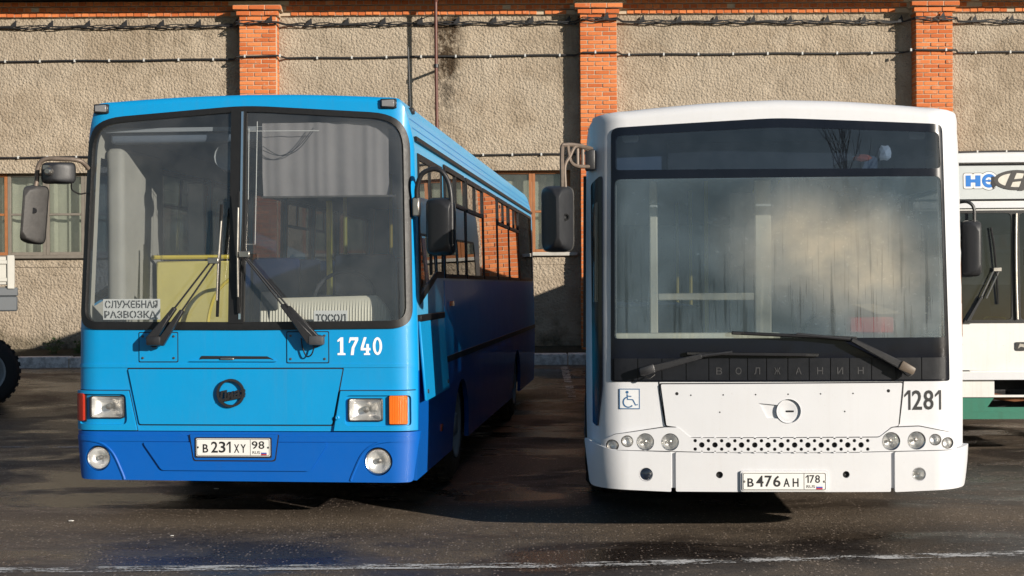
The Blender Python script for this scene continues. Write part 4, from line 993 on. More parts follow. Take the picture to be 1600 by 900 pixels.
# bonnet, its gap, blank screw holes, recess for a missing badge
hood = [(-.788, 1.070, .01), (-.752, .795, .015), (-.690, .787, .03), (-.600, .718, .05), (.645, .722, .05), (.725, .785, .03), (.772, .792, .015), (.800, 1.076, .01)]
surf('bonnet_gap', fill2d([roundpoly(grow(hood, .007))], fr(-1, 1, .1), []), mp, 'black_gap', wb, .002)
badge_hole = circ(.052, .892, .078, 32)
bh = [(-.141, .943), (-.06, .940), (-.03, .955)]
hole = [(-.141, .945), (-.090, .845), (-.050, .845)] + [(.052 + .080*math.cos(a), .892 + .080*math.sin(a)) for a in [R(-140) + R(290)*k/24 for k in range(25)]]
hd = surf('bonnet_flap', fill2d([roundpoly(hood), hole], fr(-1, 1, .1), fr(.7, 1.1, .1)), mp, 'white_paint', wb, .020, .020)
surf('badge_bed', fill2d([rect(-.16, .15, .80, .98)]), mp, 'white_paint', hd, .005)
rc = MB().lathe([(.080, .02), (.078, -.002), (.060, .003), (.050, .001), (.001, .000)], frame_at(mp, .052, .892, .007), 32).build('badge_recess', 'white_paint', hd)
MB().box(-.026, .026, -.006, .006, 0, .004, frame_at(mp, .062, .890, .008)).build('lock_slot', 'black_gap', hd, .002, 1)
for x, z, r in [(-.682, 1.008, .011)] + [(-.59 + .213*k, .998 + .002*k, .0052) for k in range(6)] + [(.708, 1.024, .011), (-.40, .885, .0052), (.42, .889, .0052)]:
    MB().lathe([(r, .0), (r, .0008), (.0005, .0008)], frame_at(mp, x, z, .020), 12).build('screw_hole', 'black_gap', hd)
surf('panel_seam', fill2d([strip([(-.800, 1.086), (-.795, 1.0), (-.760, .80)], .007)]), mp, 'black_gap', wb, .003)
surf('panel_seam', fill2d([strip([(.812, 1.086), (.806, 1.0), (.782, .80)], .007)]), mp, 'black_gap', wb, .003)
# lamp and grille band
band = roundpoly([(-1.176, .636, .01), (-1.165, .690, .03), (-1.085, .735, .05), (-.765, .783, .10), (-.672, .783, .05), (-.592, .714, .05), (.642, .716, .05), (.728, .781, .05), (.910, .787, .10), (1.120, .745, .05), (1.155, .668, .03), (1.152, .634, .01), (.60, .624, .5), (-.60, .624, .5)], 6)
gh = []
for k in range(13):
    xb = -.520 + (.520+.525)*k/12; zz = .668
    gh.append(circ(xb, zz, .0185, 16)); gh += [circ(xb, zz+s_*.0465, .0085, 10) for s_ in (-1, 1)]
for k in range(14): 
    xb = -.520 - .0435 + (.520+.525)*k/12*1.0
    gh += [circ(xb, .668+s_*.028, .0118, 12) for s_ in (-1, 1)]
surf('band_gap', fill2d([[(x_*1.004, .70+(z_-.70)*1.06) for x_, z_ in band]] + lamc, GX, []), mp, 'black_gap', wb, .003)
bd = surf('lamp_band', fill2d([band] + gh + [circ(x, z, r*1.17, 24) for x, z, r in lam], GX, fr(.6, .8, .05)), mp, 'white_paint', wb, .026, .022)
for x, z, r in lam: bevel_lamp(wb, mp, x, z, r, 'headlight' if r > .04 else 'indicator_lamp', .016, .05 if r > .04 else .03, 'chrome' if r > .04 else 'worn_metal', r > .045)
# bumper in three sections
def bsec(name, pts, holes=()):
    return surf(name, fill2d([roundpoly(pts, 5)] + list(holes), GX, fr(.36, .7, .06)), mp, 'white_paint', wb, .032, .16)
surf('bumper_core', fill2d([[(-1.22, .38), (1.22, .38), (1.22, .62), (-1.22, .62)], circ(-.890, .4705, .046, 24), circ(.902, .4725, .046, 24)], GX, []), mp, 'white_paint', wb, .012)
c0 = bsec('bumper', [(-.692, .358, .01), (.718, .358, .01), (.718, .622, .01), (.3, .612, .4), (-.3, .612, .4), (-.692, .620, .01)], [circ(-.405, .470, .023, 20), circ(.425, .473, .023, 20)])
for x in (-.405, .425): MB().lathe([(.028, 0), (.028, -.002), (.001, -.002)], frame_at(mp, x, .4715, .014), 16).build('tow_hole', 'black_gap', c0)
b1 = bsec('bumper', [(-1.235, .375, .04), (-.722, .356, .01), (-.722, .619, .01), (-1.10, .630, .05), (-1.205, .665, .05), (-1.272, .700, .02)], [circ(-.890, .470, .046, 24)])
b2 = bsec('bumper', [(.745, .356, .01), (1.235, .375, .04), (1.268, .655, .02), (1.19, .640, .05), (1.08, .628, .05), (.745, .621, .01)], [circ(.902, .473, .046, 24)])
for b_, x in ((b1, -.890), (b2, .902)): bevel_lamp(wb, mp, x, .4715, .040, 'fog_light', .022, .05, 'white_paint', x > 0, 'dark_glass' if x < 0 else 'lamp_glass')
surf('plate_frame', fill2d([rect(-.268, .303, .362, .500, .016)]), mp, 'white_paint', c0, .050, .02)
number_plate(wb, mp, -.258, .291, .372, .490, [('B', .06, .135, 0), ('476', .165, .455, 1), ('A', .49, .565, 0), ('H', .60, .67, 0)], '178', .056)
# wheelchair sticker
st = surf('wheelchair_sticker', fill2d([rect(-1.065, -.928, .903, 1.040)], GX, []), mp, 'sticker_pale', wb, .0035)
surf('sticker_border', fill2d([rect(-1.065, -.928, .903, 1.040), rect(-1.059, -.934, .909, 1.034)], GX, []), mp, 'sign_blue', st, .0045)
surf('wheelchair_figure', fill2d([circ(-1.012, 1.016, .010, 12)]), mp, 'sign_blue', st, .0046)
surf('wheelchair_figure', fill2d([strip([(-1.012, 1.003), (-1.010, .968), (-.975, .966), (-.956, .930), (-.942, .934)], .0085)]), mp, 'sign_blue', st, .0048)
surf('wheelchair_figure', fill2d([strip([(-1.009, .990), (-.984, .988)], .007)]), mp, 'sign_blue', st, .0050)
wh_ = [(-1.004 + .034*math.cos(a), .950 + .034*math.sin(a)) for a in [R(105) + R(215)*k/20 for k in range(21)]]
surf('wheelchair_figure', fill2d([strip(wh_, .0085)]), mp, 'sign_blue', st, .0052)
# fleet number
fx = .822
for g_ in glyphs('1281', .818, 1.062, .896, 1.026, .0012):
    d_ = surf('fleet_number', cut(g_, GX, []), mp, 'ink_black', wb, .003); d_['label'] = 'black digit of fleet number 1281'
# corner door glass
dw = roundpoly([(-1.235, .800, .02), (-1.205, .775, .02), (-1.172, 1.05, .3), (-1.165, 2.488, .02), (-1.238, 2.425, .05)], 6)
o = surf('door_window', fill2d([dw], GX, GZ), mp, 'mask_black', wb, .010, .03)
surf('pane', fill2d([roundpoly([(-1.228, 1.62, .01), (-1.193, 1.62, .01), (-1.190, 2.30, .01), (-1.230, 2.28, .01)])], GX, GZ), mp, 'room_glass', o, .014)
# wipers
def wiper(base, bend, joint, b0, b1, cap):
    y0 = min(S.F(*base), .05) - .075
    wp = arm_prism((base[0], y0, base[1]), (bend[0], y0-.01, bend[1]), .028, .016, .04).build('wiper', 'black_plastic', wb, .006, 1)
    MB().tube([(bend[0], y0-.01, bend[1]), (joint[0], y0-.005, joint[1])], .011, 8).build('wiper_rod', 'black_plastic', wp)
    bl = arm_prism((b0[0], -.020, b0[1]), (b1[0], -.020, b1[1]), .011, .011, .025).build('wiper_blade', 'black_rubber', wp, .004, 1)
    m = [(b0[0]*(1-k)+b1[0]*k, -.045 - .02*math.sin(PI*k), b0[1]*(1-k)+b1[1]*k) for k in (.1, .3, .5, .7, .9)]
    MB().tube(m, .007, 6).build('blade_spine', 'black_plastic', bl)
    d = Vector((base[0]-bend[0], 0, base[1]-bend[1])).normalized()
    c_ = arm_prism((base[0]-d.x*.05, y0-.012, base[1]-d.z*.05), (base[0]+d.x*.055, y0-.012, base[1]+d.z*.055), .032, .026, .05).build('wiper_cap', cap, wp, .012, 2)
    MB().tube(arc_pts([(base[0]-.03, y0, base[1]-.02), (base[0]+.01, y0-.01, base[1]-.055), (base[0]+.05, y0, base[1]-.03)], 5), .005, 6).build('washer_hose', 'black_rubber', wp)
wiper((.815, 1.178), (.455, 1.368), (.10, 1.402), (-.320, 1.412), (.50, 1.372), 'cap_brown')
wiper((-.880, 1.170), (-.520, 1.262), (-.32, 1.285), (-.62, 1.277), (.250, 1.262), 'black_plastic')
# side, roof
VZ = S.vz; T = S.T
allv = sorted(set([round(a, 4) for a in S.acc] + fr(0, T, .25)))
win = [(1.6, 3.0), (3.1, 4.7), (4.8, 6.4), (6.5, 8.1), (8.2, 9.8), (9.9, 11.5)]
ops = []
for lf in (False, True): ops += [S.side_rect(a, b, 1.35, 2.42, lf, .05) for a, b in win] + [S.side_rect(.18, 1.45, 1.30, 2.42, lf, .05)]
lp = [(0, VZ(.40)), (12, VZ(.40)), (12, T-VZ(.40)), (0, T-VZ(.40))]
surf('body_shell', fill2d([lp] + ops, fr(.1, 11.9, .7), allv), S.body, 'white_paint', wb, 0, .05)
surf('interior_lining', fill2d([lp] + ops, fr(.1, 11.9, 1.4), allv[::2]), S.body, 'lining_cream', wb, -.052)
for lf in (False, True):
    for a, b in [(.18, 1.45)] + win:
        z0 = 1.30 if a < 1 else 1.35
        f_ = surf('side_window', fill2d([S.side_rect(a, b, z0, 2.42, lf, .05), S.side_rect(a+.03, b-.03, z0+.03, 2.39, lf, .035)]), S.body, 'black_rubber', wb, .008, .03)
        surf('pane', fill2d([S.side_rect(a+.03, b-.03, z0+.03, 2.39, lf, .035)]), S.body, 'tinted_glass', f_, .003)
    xs_ = -1 if lf else 1
    for yc in (2.7, 8.7):
        surf('wheel_arch', fill2d([[(yc + .6*math.cos(a), (T - VZ(.40) - .002 - .62*math.sin(a)) if lf else (VZ(.40) + .002 + .62*math.sin(a))) for a in [PI*k/14 for k in range(15)]]]), S.body, 'black_gap', wb, .006)
        wheel_parts(wb, xs_*1.285, yc, .49, .30, xs_)
    surf('gasket_strip', fill2d([S.side_rect(.03, .075, 1.30, 2.50, lf, .01)]), S.body, 'black_rubber' if lf else 'rust', wb, .02, .02)
MB().box(-1.2, 1.2, .5, 11.9, .34, .40).build('underbody', 'under_black', wb)
MB().box(-1.2, 1.2, .45, 11.9, .41, .44).build('floor', 'floor_dark', wb)
surf('rear_wall', fill2d([S.outline(.40)]), lambda u, v: (-u, 11.995, v), 'white_paint', wb)
MB().box(-1.15, 1.15, .50, 11.9, 2.62, 2.65).build('ceiling', 'ceiling_grey', wb)
# sign box above the windscreen
MB().box(-1.08, 1.06, .42, .46, 2.47, 2.80).box(-1.08, 1.06, .24, .44, 2.455, 2.485).build('sign_box', 'header_blue', wb)
MB().box(-.72, .55, .38, .40, 2.50, 2.72).build('display_panel', 'ink_black', wb, .01, 1)
for x in (-.972, .975): MB().box(x-.055, x+.055, .29, .32, 2.715, 2.770).build('sign_lamp', 'plate_white', wb, .015, 2)
# interior
MB().box(-1.15, 1.15, .20, .55, 1.10, 1.345).build('dashboard', 'dash_beige', wb, .03, 2)
MB().box(.45, .80, .22, .50, 1.345, 1.400).build('dash_riser', 'grey_plastic', wb, .01, 1)
for x, w_ in ((-.803, .058), (-.032, .115)): MB().box(x-w_/2, x+w_/2, .62, .67, .44, 2.62).build('cab_post', 'post_cream', wb, .008, 1)
MB().box(-.772, -.092, .63, .66, 1.622, 1.673).build('cab_rail', 'post_cream', wb, .006, 1)
MB().box(-1.08, .05, .34, .44, 1.345, 1.400).build('dash_ledge', 'dash_cream', wb, .012, 2)
MB().box(-.15, 1.1, 1.75, 1.79, .44, 2.45).build('cab_partition', 'lining_grey', wb)
seat(wb, .55, 1.35, .75, 'seat_grey', .5)
sw = MB().tube([(.50 + .24*math.cos(a), .72 + .12*math.sin(a), 1.36 + .18*math.sin(a)) for a in [2*PI*k/28 for k in range(29)]], .015, 8).build('steering_wheel', 'black_plastic', wb)
for yy in (2.6, 3.4, 4.2, 5.4, 6.3, 7.2, 8.1):
    for xx in (-.95, -.5, .5, .95): seat(wb, xx, yy, .5, 'seat_blue', .42)
for yy in (2.2, 4.0, 6.0):
    for xx in (-.3, .3): MB().tube([(xx, yy, .44), (xx, yy, 2.62)], .018, 8).build('handrail', 'yellow_paint', wb)
# big wing mirror on tubular bracket at the left corner
ar = MB().box(-1.285, -1.215, .18, .32, 2.52, 2.66).build('mirror_bracket', 'black_plastic', wb, .012, 2)
tb = lambda pts, r=.013: MB().tube(arc_pts(pts, 6), r, 8)
tb([(-1.24, .22, 2.665), (-1.33, .08, 2.675), (-1.415, .0, 2.672), (-1.438, -.01, 2.64), (-1.438, -.01, 2.40), (-1.432, -.02, 2.0)], .015).build('mirror_arm', 'mirror_tube', wb)
tb([(-1.26, .20, 2.655), (-1.345, .06, 2.668), (-1.385, .02, 2.60), (-1.42, .0, 2.53), (-1.418, -.01, 2.40), (-1.415, -.02, 2.28)], .012).build('mirror_arm', 'mirror_tube', wb)
tb([(-1.24, .22, 2.545), (-1.33, .08, 2.535), (-1.375, .03, 2.555), (-1.39, .02, 2.60), (-1.40, .01, 2.67)], .013).build('mirror_arm', 'mirror_tube', wb)
for x in (-1.335, -1.30): MB().tube([(x, .10 + (x+1.335)*1.2, 2.535), (x, .10 + (x+1.335)*1.2, 2.668)], .012, 8).build('mirror_stay', 'mirror_tube', wb)
h = housing('side_mirror', wb, -1.580, -1.368, 1.962, 2.398, .03, .19, R(-6), 'mirror_black', .30, True)
MB().lathe([(.024, 0), (.024, .012), (.016, .012), (.012, .004), (.001, .002)], Matrix.Translation((-1.412, -.105, 2.185)) @ Matrix.Rotation(PI/2, 4, 'X') , 12).build('mirror_knob', 'black_rubber', h)
# loose things behind the glass
def inside(o, bus_o, p, rz=0):
    o.location = bus_o.matrix_basis @ Vector(p); o.rotation_euler = (0, 0, bus_o.rotation_euler.z + rz); return o
o = thing('red_folder', 'red box-like folder lying on white bus dashboard', 'folder'); inside(o, wb, (.655, .26, 1.400))
MB().box(-.145, .145, 0, .16, 0, .105).build('cover', 'red_card', o, .006, 1); MB().box(-.14, .148, .01, .15, .01, .095).build('pages', 'paper', o)
o = thing('cardboard_tray', 'beige open tray with pale rollers beside red folder on dashboard', 'tray'); inside(o, wb, (.885, .26, 1.348))
MB().add([(-.20, .0, .18), (.14, .0, .18), (.11, .16, .245), (-.33, .16, .245)], [(0, 1, 2, 3)]).box(-.33, .11, .16, .165, 0, .245).build('tray_sheet', 'card_tan', o)
for x in (-.03, .10): MB().lathe([(.001, 0), (.03, 0), (.03, .15), (.034, .16), (.034, .175), (.001, .175)], Matrix.Translation((x, .08, 0)), 14).build('roller', 'paper', o)
def crumple(name, label, mat, p, sx, sy, sz, seed):
    r_ = random.Random(seed); bm = bmesh.new(); bmesh.ops.create_icosphere(bm, subdivisions=2, radius=1)
    for v in bm.verts: v.co = Vector((v.co.x*sx, v.co.y*sy, v.co.z*sz)) * r_.uniform(.72, 1.1)
    me = bpy.data.meshes.new(name); bm.to_mesh(me); bm.free(); o = link(name, me, mat); inside(o, wb, p); return tag(o, label, name.split('_')[-1])
crumple('crumpled_paper', 'white crumpled paper behind the upper sign glass of white bus', 'paper', (.745, .27, 2.620), .050, .04, .058, 4)
crumple('red_rag', 'reddish rag lying beside crumpled paper in the sign box', 'rag_red', (.605, .29, 2.590), .075, .04, .030, 9)

# ================================================================== REAR RIGHT BUS (white over green)
rbus = thing('green_white_bus', 'white and green bus with blue lettered headboard at right edge', 'bus', (5.0, 14.2, 0), -R(2.0), 'buses parked facing the camera')
S = Shell([(1.22, .38), (1.245, .70), (1.25, 1.3), (1.235, 2.4), (1.215, 2.80), (1.15, 2.96), (1.02, 3.01), (.5, 3.03), (0, 3.035)], 10.0, .88, .16, .05, .05, .03, .02, 1.3)
S.zs = 2.7
mp = S.front; GX = S.grid(); GZ = fr(.3, 3.0, .12)
wl_ = [roundpoly([(-1.19, 1.365, .08), (-.055, 1.365, .05), (-.045, 2.425, .06), (-1.15, 2.425, .12)]), roundpoly([(.035, 1.365, .05), (1.19, 1.365, .08), (1.15, 2.425, .12), (.030, 2.425, .06)])]
wo_ = [roundpoly([(-1.215, 1.335, .10), (1.215, 1.335, .10), (1.18, 2.452, .14), (-1.18, 2.452, .14)])]
surf('front_panel', fill2d([S.outline(.60, .001), wo_[0], rect(-.225, .225, .62, .775)], GX, GZ), mp, 'old_white_paint', rbus, 0, .05)
surf('windscreen_gasket', fill2d(wo_ + wl_, GX, GZ), mp, 'black_rubber', rbus, .012, .04)
for wlx in wl_: surf('windscreen', fill2d([wlx], GX, GZ), mp, 'dark_glass', rbus, .002)
MB().tube([Vector(mp(0, z)) + Vector((-.012 + .03*(z-1.9)**2, -.03, 0)) for z in fr(1.37, 2.42, .1)], .012, 8).build('divider_trim', 'worn_metal', rbus)
sb_ = surf('headboard', fill2d([rect(-1.0, 1.0, 2.565, 2.895, .02)], GX, []), mp, 'sign_pale', rbus, .012, .012)
surf('headboard_gap', fill2d([rect(-1.02, 1.02, 2.545, 2.915, .03)], GX, []), mp, 'black_gap', rbus, .003)
surf('roof_lip', fill2d([rect(-1.17, 1.17, 2.925, 2.990, .02)], GX, []), mp, 'white_paint', rbus, .05, .06)
surf('brow_rail', fill2d([rect(-1.2, 1.2, 2.475, 2.535, .02)], GX, []), mp, 'white_paint', rbus, .03, .03)
# lettering: blue 'не' with white and black outline, then the dark winged oval
ho = [(-.51, 2.66), (-.405, 2.66)]
def outl(name, pts, mat, off): surf(name, fill2d([roundpoly(pts, 4)]), mp, mat, sb_, off)
H_pts = lambda g, x0, x1, z0, z1, st_, br: [(x0-g, z0-g, g), (x0+st_+g, z0-g, g), (x0+st_+g, (z0+z1)/2-br-g, 0), (x1-st_-g, (z0+z1)/2-br-g, 0), (x1-st_-g, z0-g, g), (x1+g, z0-g, g), (x1+g, z1+g, g), (x1-st_-g, z1+g, g), (x1-st_-g, (z0+z1)/2+br+g, 0), (x0+st_+g, (z0+z1)/2+br+g, 0), (x0+st_+g, z1+g, g), (x0-g, z1+g, g)]
for g, mt, of in ((.026, 'ink_grey', .0135), (.021, 'plate_white', .0148), (.0005, 'sign_bright_blue', .0162)): outl('sign_letter', H_pts(g, -.490, -.345, 2.690, 2.800, .050, .016), mt, of)
def epath(g, a0): return [(-.262 + (.052)*math.cos(a), 2.745 + (.052)*math.sin(a)) for a in [R(0) + R(318)*k/24 for k in range(25)]]
for wd_, mt, of in ((.086, 'ink_grey', .0137), (.076, 'plate_white', .0150), (.034, 'sign_bright_blue', .0165)):
    surf('sign_letter', fill2d([strip(epath(0, 0), wd_)]), mp, mt, sb_, of)
surf('sign_letter', fill2d([rect(-.315, -.212, 2.736, 2.754)]), mp, 'sign_bright_blue', sb_, .0180)
surf('sign_emblem', fill2d([[(-.222, 2.66), (-.19, 2.70), (-.195, 2.78), (-.235, 2.79), (-.245, 2.72)]]), mp, 'ink_black', sb_, .0190)
ov = lambda a, b: [(.01 + a*math.cos(2*PI*k/36), 2.750 + b*math.sin(2*PI*k/36) + .10*a*math.cos(2*PI*k/36)*0) for k in range(36)]
surf('sign_emblem', fill2d([ov(.225, .100), ov(.185, .070)]), mp, 'ink_grey', sb_, .0200)
surf('sign_emblem', fill2d([ov(.185, .070)]), mp, 'card_pale', sb_, .0175)
for q in ([(-.115, 2.665), (-.06, 2.665), (.02, 2.845), (-.035, 2.845)], [(.02, 2.645), (.075, 2.645), (.15, 2.835), (.095, 2.835)], [(-.07, 2.728), (.08, 2.742), (.088, 2.768), (-.06, 2.755)]):
    surf('sign_emblem', fill2d([q]), mp, 'ink_grey', sb_, .0215 + .0008*random.random())
# lower front
surf('panel_seam', fill2d([rect(-1.2, 1.2, 1.168, 1.176)], GX, []), mp, 'black_gap', rbus, .002)
surf('lower_flap', fill2d([rect(-.60, .60, .868, 1.322, .02)], [], []), mp, 'old_white_paint', rbus, .012, .012)
surf('flap_gap', fill2d([rect(-.615, .615, .855, 1.330, .02)], [], []), mp, 'black_gap', rbus, .003)
surf('bumper_rail', fill2d([rect(-1.24, 1.24, .775, .845, .01)], GX, []), mp, 'white_paint', rbus, .05, .06)
surf('green_skirt', fill2d([[(-1.235, .385), (1.235, .385), (1.245, .592), (.235, .592), (.30, .50), (-.30, .50), (-.235, .592), (-1.245, .592)]], GX, []), mp, 'green_paint', rbus, .015, .05)
surf('skirt_lip', fill2d([rect(-1.235, 1.235, .385, .455, .01)], GX, []), mp, 'green_paint', rbus, .035, .03)
MB().box(-.3, .3, .25, .29, .42, .80).build('grille_back', 'black_gap', rbus)
MB().tube([(-.2, .12, .60), (0, .10, .57), (.25, .12, .59)], .03, 8).build('tow_bar', 'rust', rbus)
sh = surf('badge', fill2d([roundpoly([(-.02, 1.06, .03), (.10, 1.06, .05), (.10, 1.145, .01), (-.02, 1.145, .01)])]), mp, 'ink_black', rbus, .018, .006)
surf('badge_mark', fill2d([[(.0, 1.08), (.03, 1.10), (.07, 1.09), (.06, 1.125), (.02, 1.13)]]), mp, 'worn_metal', sh, .0205)
for sg in (-1, 1):
    for q in (.84, 1.02): bevel_lamp(rbus, mp, sg*q, .985, .075, 'headlight', .022, .06, 'chrome')
    surf('indicator', fill2d([rect(sg*1.16-.035, sg*1.16+.035, .90, 1.06, .01)], GX, []), mp, 'amber_lens', rbus, .02, .02)
wp = arm_prism((.42, -.06, 1.35), (.56, -.06, 1.60), .018, .012, .03).build('wiper', 'black_plastic', rbus, .004, 1)
MB().tube([(.55, -.06, 1.58), (.68, -.05, 1.86)], .008, 6).build('wiper_rod', 'worn_metal', wp)
MB().tube([(.66, -.03, 2.25), (.69, -.05, 1.87), (.71, -.03, 1.52)], .011, 6).build('wiper_blade', 'black_rubber', wp)
MB().tube(arc_pts([(1.18, .05, 2.50), (1.30, -.05, 2.52), (1.38, -.08, 2.42), (1.38, -.08, 2.2), (1.38, -.08, 2.0)], 6), .017, 8).build('mirror_arm', 'black_plastic', rbus)
housing('side_mirror', rbus, 1.29, 1.47, 1.85, 2.30, -.06, .10, R(-8), 'mirror_black', -.3)
wp = arm_prism((-.50, -.06, 1.35), (-.36, -.06, 1.60), .018, .012, .03).build('wiper', 'black_plastic', rbus, .004, 1)
for dx in (0, .055): MB().tube([(-.37+dx, -.06, 1.58), (-.265+dx, -.05, 1.80), (-.235+dx, -.05, 1.86)], .008, 6).build('wiper_rod', 'worn_metal', wp)
MB().box(-.245, -.165, -.065, -.035, 1.845, 1.885).build('blade_joint', 'worn_metal', wp, .004, 1)
MB().tube([(-.26, -.03, 2.28), (-.235, -.045, 2.10), (-.215, -.05, 1.87), (-.200, -.04, 1.62), (-.198, -.03, 1.52)], .011, 6).build('wiper_blade', 'black_rubber', wp)
MB().tube(arc_pts([(-.62, -.02, 2.52), (-.52, -.10, 2.535), (-.455, -.12, 2.48), (-.445, -.12, 2.36), (-.445, -.12, 2.2), (-.45, -.12, 1.9)], 6), .017, 8).build('mirror_arm', 'black_plastic', rbus)
housing('side_mirror', rbus, -.56, -.370, 1.80, 2.345, -.10, .10, R(12), 'mirror_black', .3)
VZ = S.vz; T = S.T; allv = sorted(set([round(a, 4) for a in S.acc] + fr(0, T, .25)))
lp = [(0, VZ(.60)), (10, VZ(.60)), (10, T-VZ(.60)), (0, T-VZ(.60))]; ops = []
wn_ = [(.3 + 1.6*k, 1.75 + 1.6*k) for k in range(6)]
for lf in (False, True): ops += [S.side_rect(a, b, 1.4, 2.4, lf, .05) for a, b in wn_]
surf('body_shell', fill2d([lp] + ops, fr(.1, 9.9, .8), allv), S.body, 'old_white_paint', rbus, 0, .05)
for lf in (False, True):
    surf('side_skirt', fill2d([S.side_rect(0, 10, .39, .60, lf, 0)], fr(.1, 9.9, .8), []), S.body, 'green_paint', rbus, 0, .03)
    for a, b in wn_:
        f_ = surf('side_window', fill2d([S.side_rect(a, b, 1.4, 2.4, lf, .05), S.side_rect(a+.04, b-.04, 1.44, 2.36, lf, .04)]), S.body, 'black_rubber', rbus, .008, .03)
        surf('pane', fill2d([S.side_rect(a+.04, b-.04, 1.44, 2.36, lf, .04)]), S.body, 'tinted_glass', f_, .003)
    for yc in (2.0, 7.4): wheel_parts(rbus, (-1 if lf else 1)*1.23, yc, .47, .28, -1 if lf else 1)
MB().box(-1.2, 1.2, .3, 9.9, .42, .60).build('underbody', 'under_black', rbus)
MB().box(-1.18, 1.18, .25, 9.9, .62, .66).build('floor', 'floor_dark', rbus)
surf('rear_wall', fill2d([S.outline(.40)]), lambda u, v: (-u, 9.995, v), 'old_white_paint', rbus)
MB().box(-1.1, 1.1, .2, .5, 1.2, 1.33).build('dashboard', 'grey_plastic', rbus, .02, 1)
MB().box(-1.15, 1.15, .1, 9.8, 2.66, 2.69).build('ceiling', 'ceiling_grey', rbus)
MB().tube(arc_pts([(-.28, .16, 1.37), (-.24, .16, 1.39), (-.1, .16, 1.385), (-.06, .16, 1.37)], 4), .008, 6).build('dash_handle', 'yellow_paint', rbus)
for yy in (1.4, 2.6, 3.8):
    for xx in (-.8, .8): seat(rbus, xx, yy, .66, 'seat_grey', .5)

# ================================================================== FLATBED TRUCK at the left edge
tk = thing('flatbed_truck', 'flatbed truck with white sideboard and big dusty wheel at left edge', 'truck', (-7.22, 20.45, .03), R(28))
# local x runs to the left-hand front of the truck as negative; rear end at x = 0.2
MB().box(-6.2, .10, .0, 2.3, 1.66, 1.74).build('bed_floor', 'wood_grey', tk)
sd = MB().box(-6.2, .10, -.03, .03, 1.76, 2.16).build('sideboard', 'truck_white', tk, .012, 1)
for z in (1.83, 2.08): MB().box(-6.15, .06, -.055, -.028, z-.03, z+.03).build('board_rib', 'truck_white', sd, .012, 1)
for x in (.06, -1.4, -2.9, -4.4): MB().box(x-.05, x+.05, -.07, -.025, 1.70, 2.18).build('board_post', 'truck_white', sd, .008, 1)
MB().box(.06, .12, -.03, 2.3, 1.76, 2.16).build('tailboard', 'truck_white', tk, .01, 1)
MB().box(-6.2, .10, 2.27, 2.33, 1.76, 2.16).build('sideboard', 'truck_white', tk, .01, 1)
MB().box(-6.2, .16, -.04, 2.34, 1.60, 1.72).build('bed_frame', 'truck_grey', tk, .01, 1)
MB().box(-.45, .16, -.02, 2.32, 1.38, 1.60).build('rear_crossmember', 'truck_grey', tk, .02, 1)
MB().lathe([(.03, 0), (.03, .02), (.001, .03)], Matrix.Translation((-.12, -.02, 1.5)) @ Matrix.Rotation(PI/2, 4, 'X'), 6).build('bolt', 'bolt_grey', tk)
MB().box(-7.5, -.1, .70, .85, 1.10, 1.38).box(-7.5, -.1, 1.45, 1.60, 1.10, 1.38).build('chassis_rail', 'truck_grey', tk, .01, 1)
def twheel(x, y, out):
    o = wheel_parts(tk, 0, 0, .51, .34, 1); o.matrix_basis = Matrix.Translation((x, y, .515)) @ Matrix.Rotation(PI/2*out, 4, 'Z') @ Matrix.Translation((0, 0, -.51))
    return o
for x in (-.30, -5.9):
    twheel(x, .10, -1); twheel(x, 2.20, 1)
    MB().tube([(x, .4, .54), (x, 1.9, .54)], .09, 10).build('axle', 'truck_grey', tk)
cabm = MB().prism([(-6.3, 1.0), (-6.3, 2.85), (-6.6, 2.95), (-7.6, 2.9), (-7.95, 2.0), (-8.15, 1.6), (-8.2, .8), (-6.9, .8)], 0, 2.3, Matrix.Rotation(PI/2, 4, 'X') @ Matrix.Translation((0, 0, -2.35)))
cb = cabm.build('cab', 'truck_grey', tk, .03, 2)
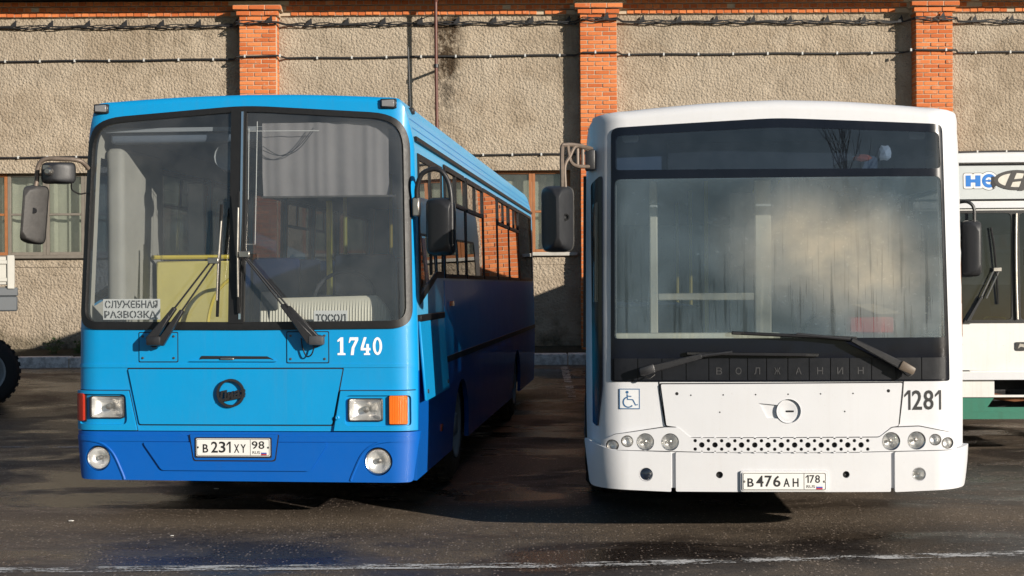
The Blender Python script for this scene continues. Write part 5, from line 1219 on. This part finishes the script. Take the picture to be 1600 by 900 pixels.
MB().box(-7.7, -6.6, .02, .045, 2.0, 2.75).build('cab_window', 'tinted_glass', cb)

# ================================================================== small litter on the asphalt
for k, (x, y, s_, lab) in enumerate(((-3.29, 10.65, .018, 'scrap of white paper on asphalt left of the blue bus shadow'), (-2.38, 9.99, .010, 'tiny white paper scrap on wet asphalt before the blue bus'), (-2.55, 12.3, .022, 'crumpled white scrap under the blue bus bumper'))):
    r_ = random.Random(k); bm = bmesh.new(); bmesh.ops.create_icosphere(bm, subdivisions=1, radius=1)
    for v in bm.verts: v.co = Vector((v.co.x*s_*1.6, v.co.y*s_, max(-.2, v.co.z)*s_*.45))*r_.uniform(.6, 1.1)
    me = bpy.data.meshes.new('paper_scrap'); bm.to_mesh(me); bm.free(); o = link('paper_scrap', me, 'paper'); o.location = (x, y, .006); tag(o, lab, 'litter', 'paper scraps on the yard')

# ================================================================== bare tree behind the photographer, mirrored in the windscreens
def bare_tree(x, y, h, seed, label):
    r_ = random.Random(seed); t = thing('bare_tree', label, 'tree', (x, y, 0)); tr_ = MB(); tw = MB()
    def grow_(p, d, L, rad, lev):
        pts = [p]; q = p.copy(); dd = d.copy()
        for k in range(3): dd = (dd + Vector((r_.uniform(-.16, .16), r_.uniform(-.16, .16), .05))).normalized(); q = q + dd*L/3; pts.append(q.copy())
        (tr_ if lev < 2 else tw).tube(pts, [rad, rad*.85, rad*.7, rad*.5], 6 if lev < 2 else 4)
        if lev < 4:
            for k in range(5 if lev == 0 else 4):
                s_ = r_.uniform(.35, 1.0); b = p.lerp(q, s_); a = r_.uniform(0, 2*PI); nd = (dd*.75 + Vector((math.cos(a), math.sin(a), r_.uniform(0, .5)))*.75).normalized()
                grow_(b, nd, L*r_.uniform(.5, .72), rad*.5, lev+1)
    grow_(Vector((0, 0, -.2)), Vector((0, 0, 1)), h*.45, h*.022, 0)
    tr_.build('trunk', 'bark', t); tw.build('crown', 'bark', t)['kind'] = 'stuff'
bare_tree(9.2, -18, 12, 43, 'leafless tree across the yard mirrored at right edge of white bus windscreen')
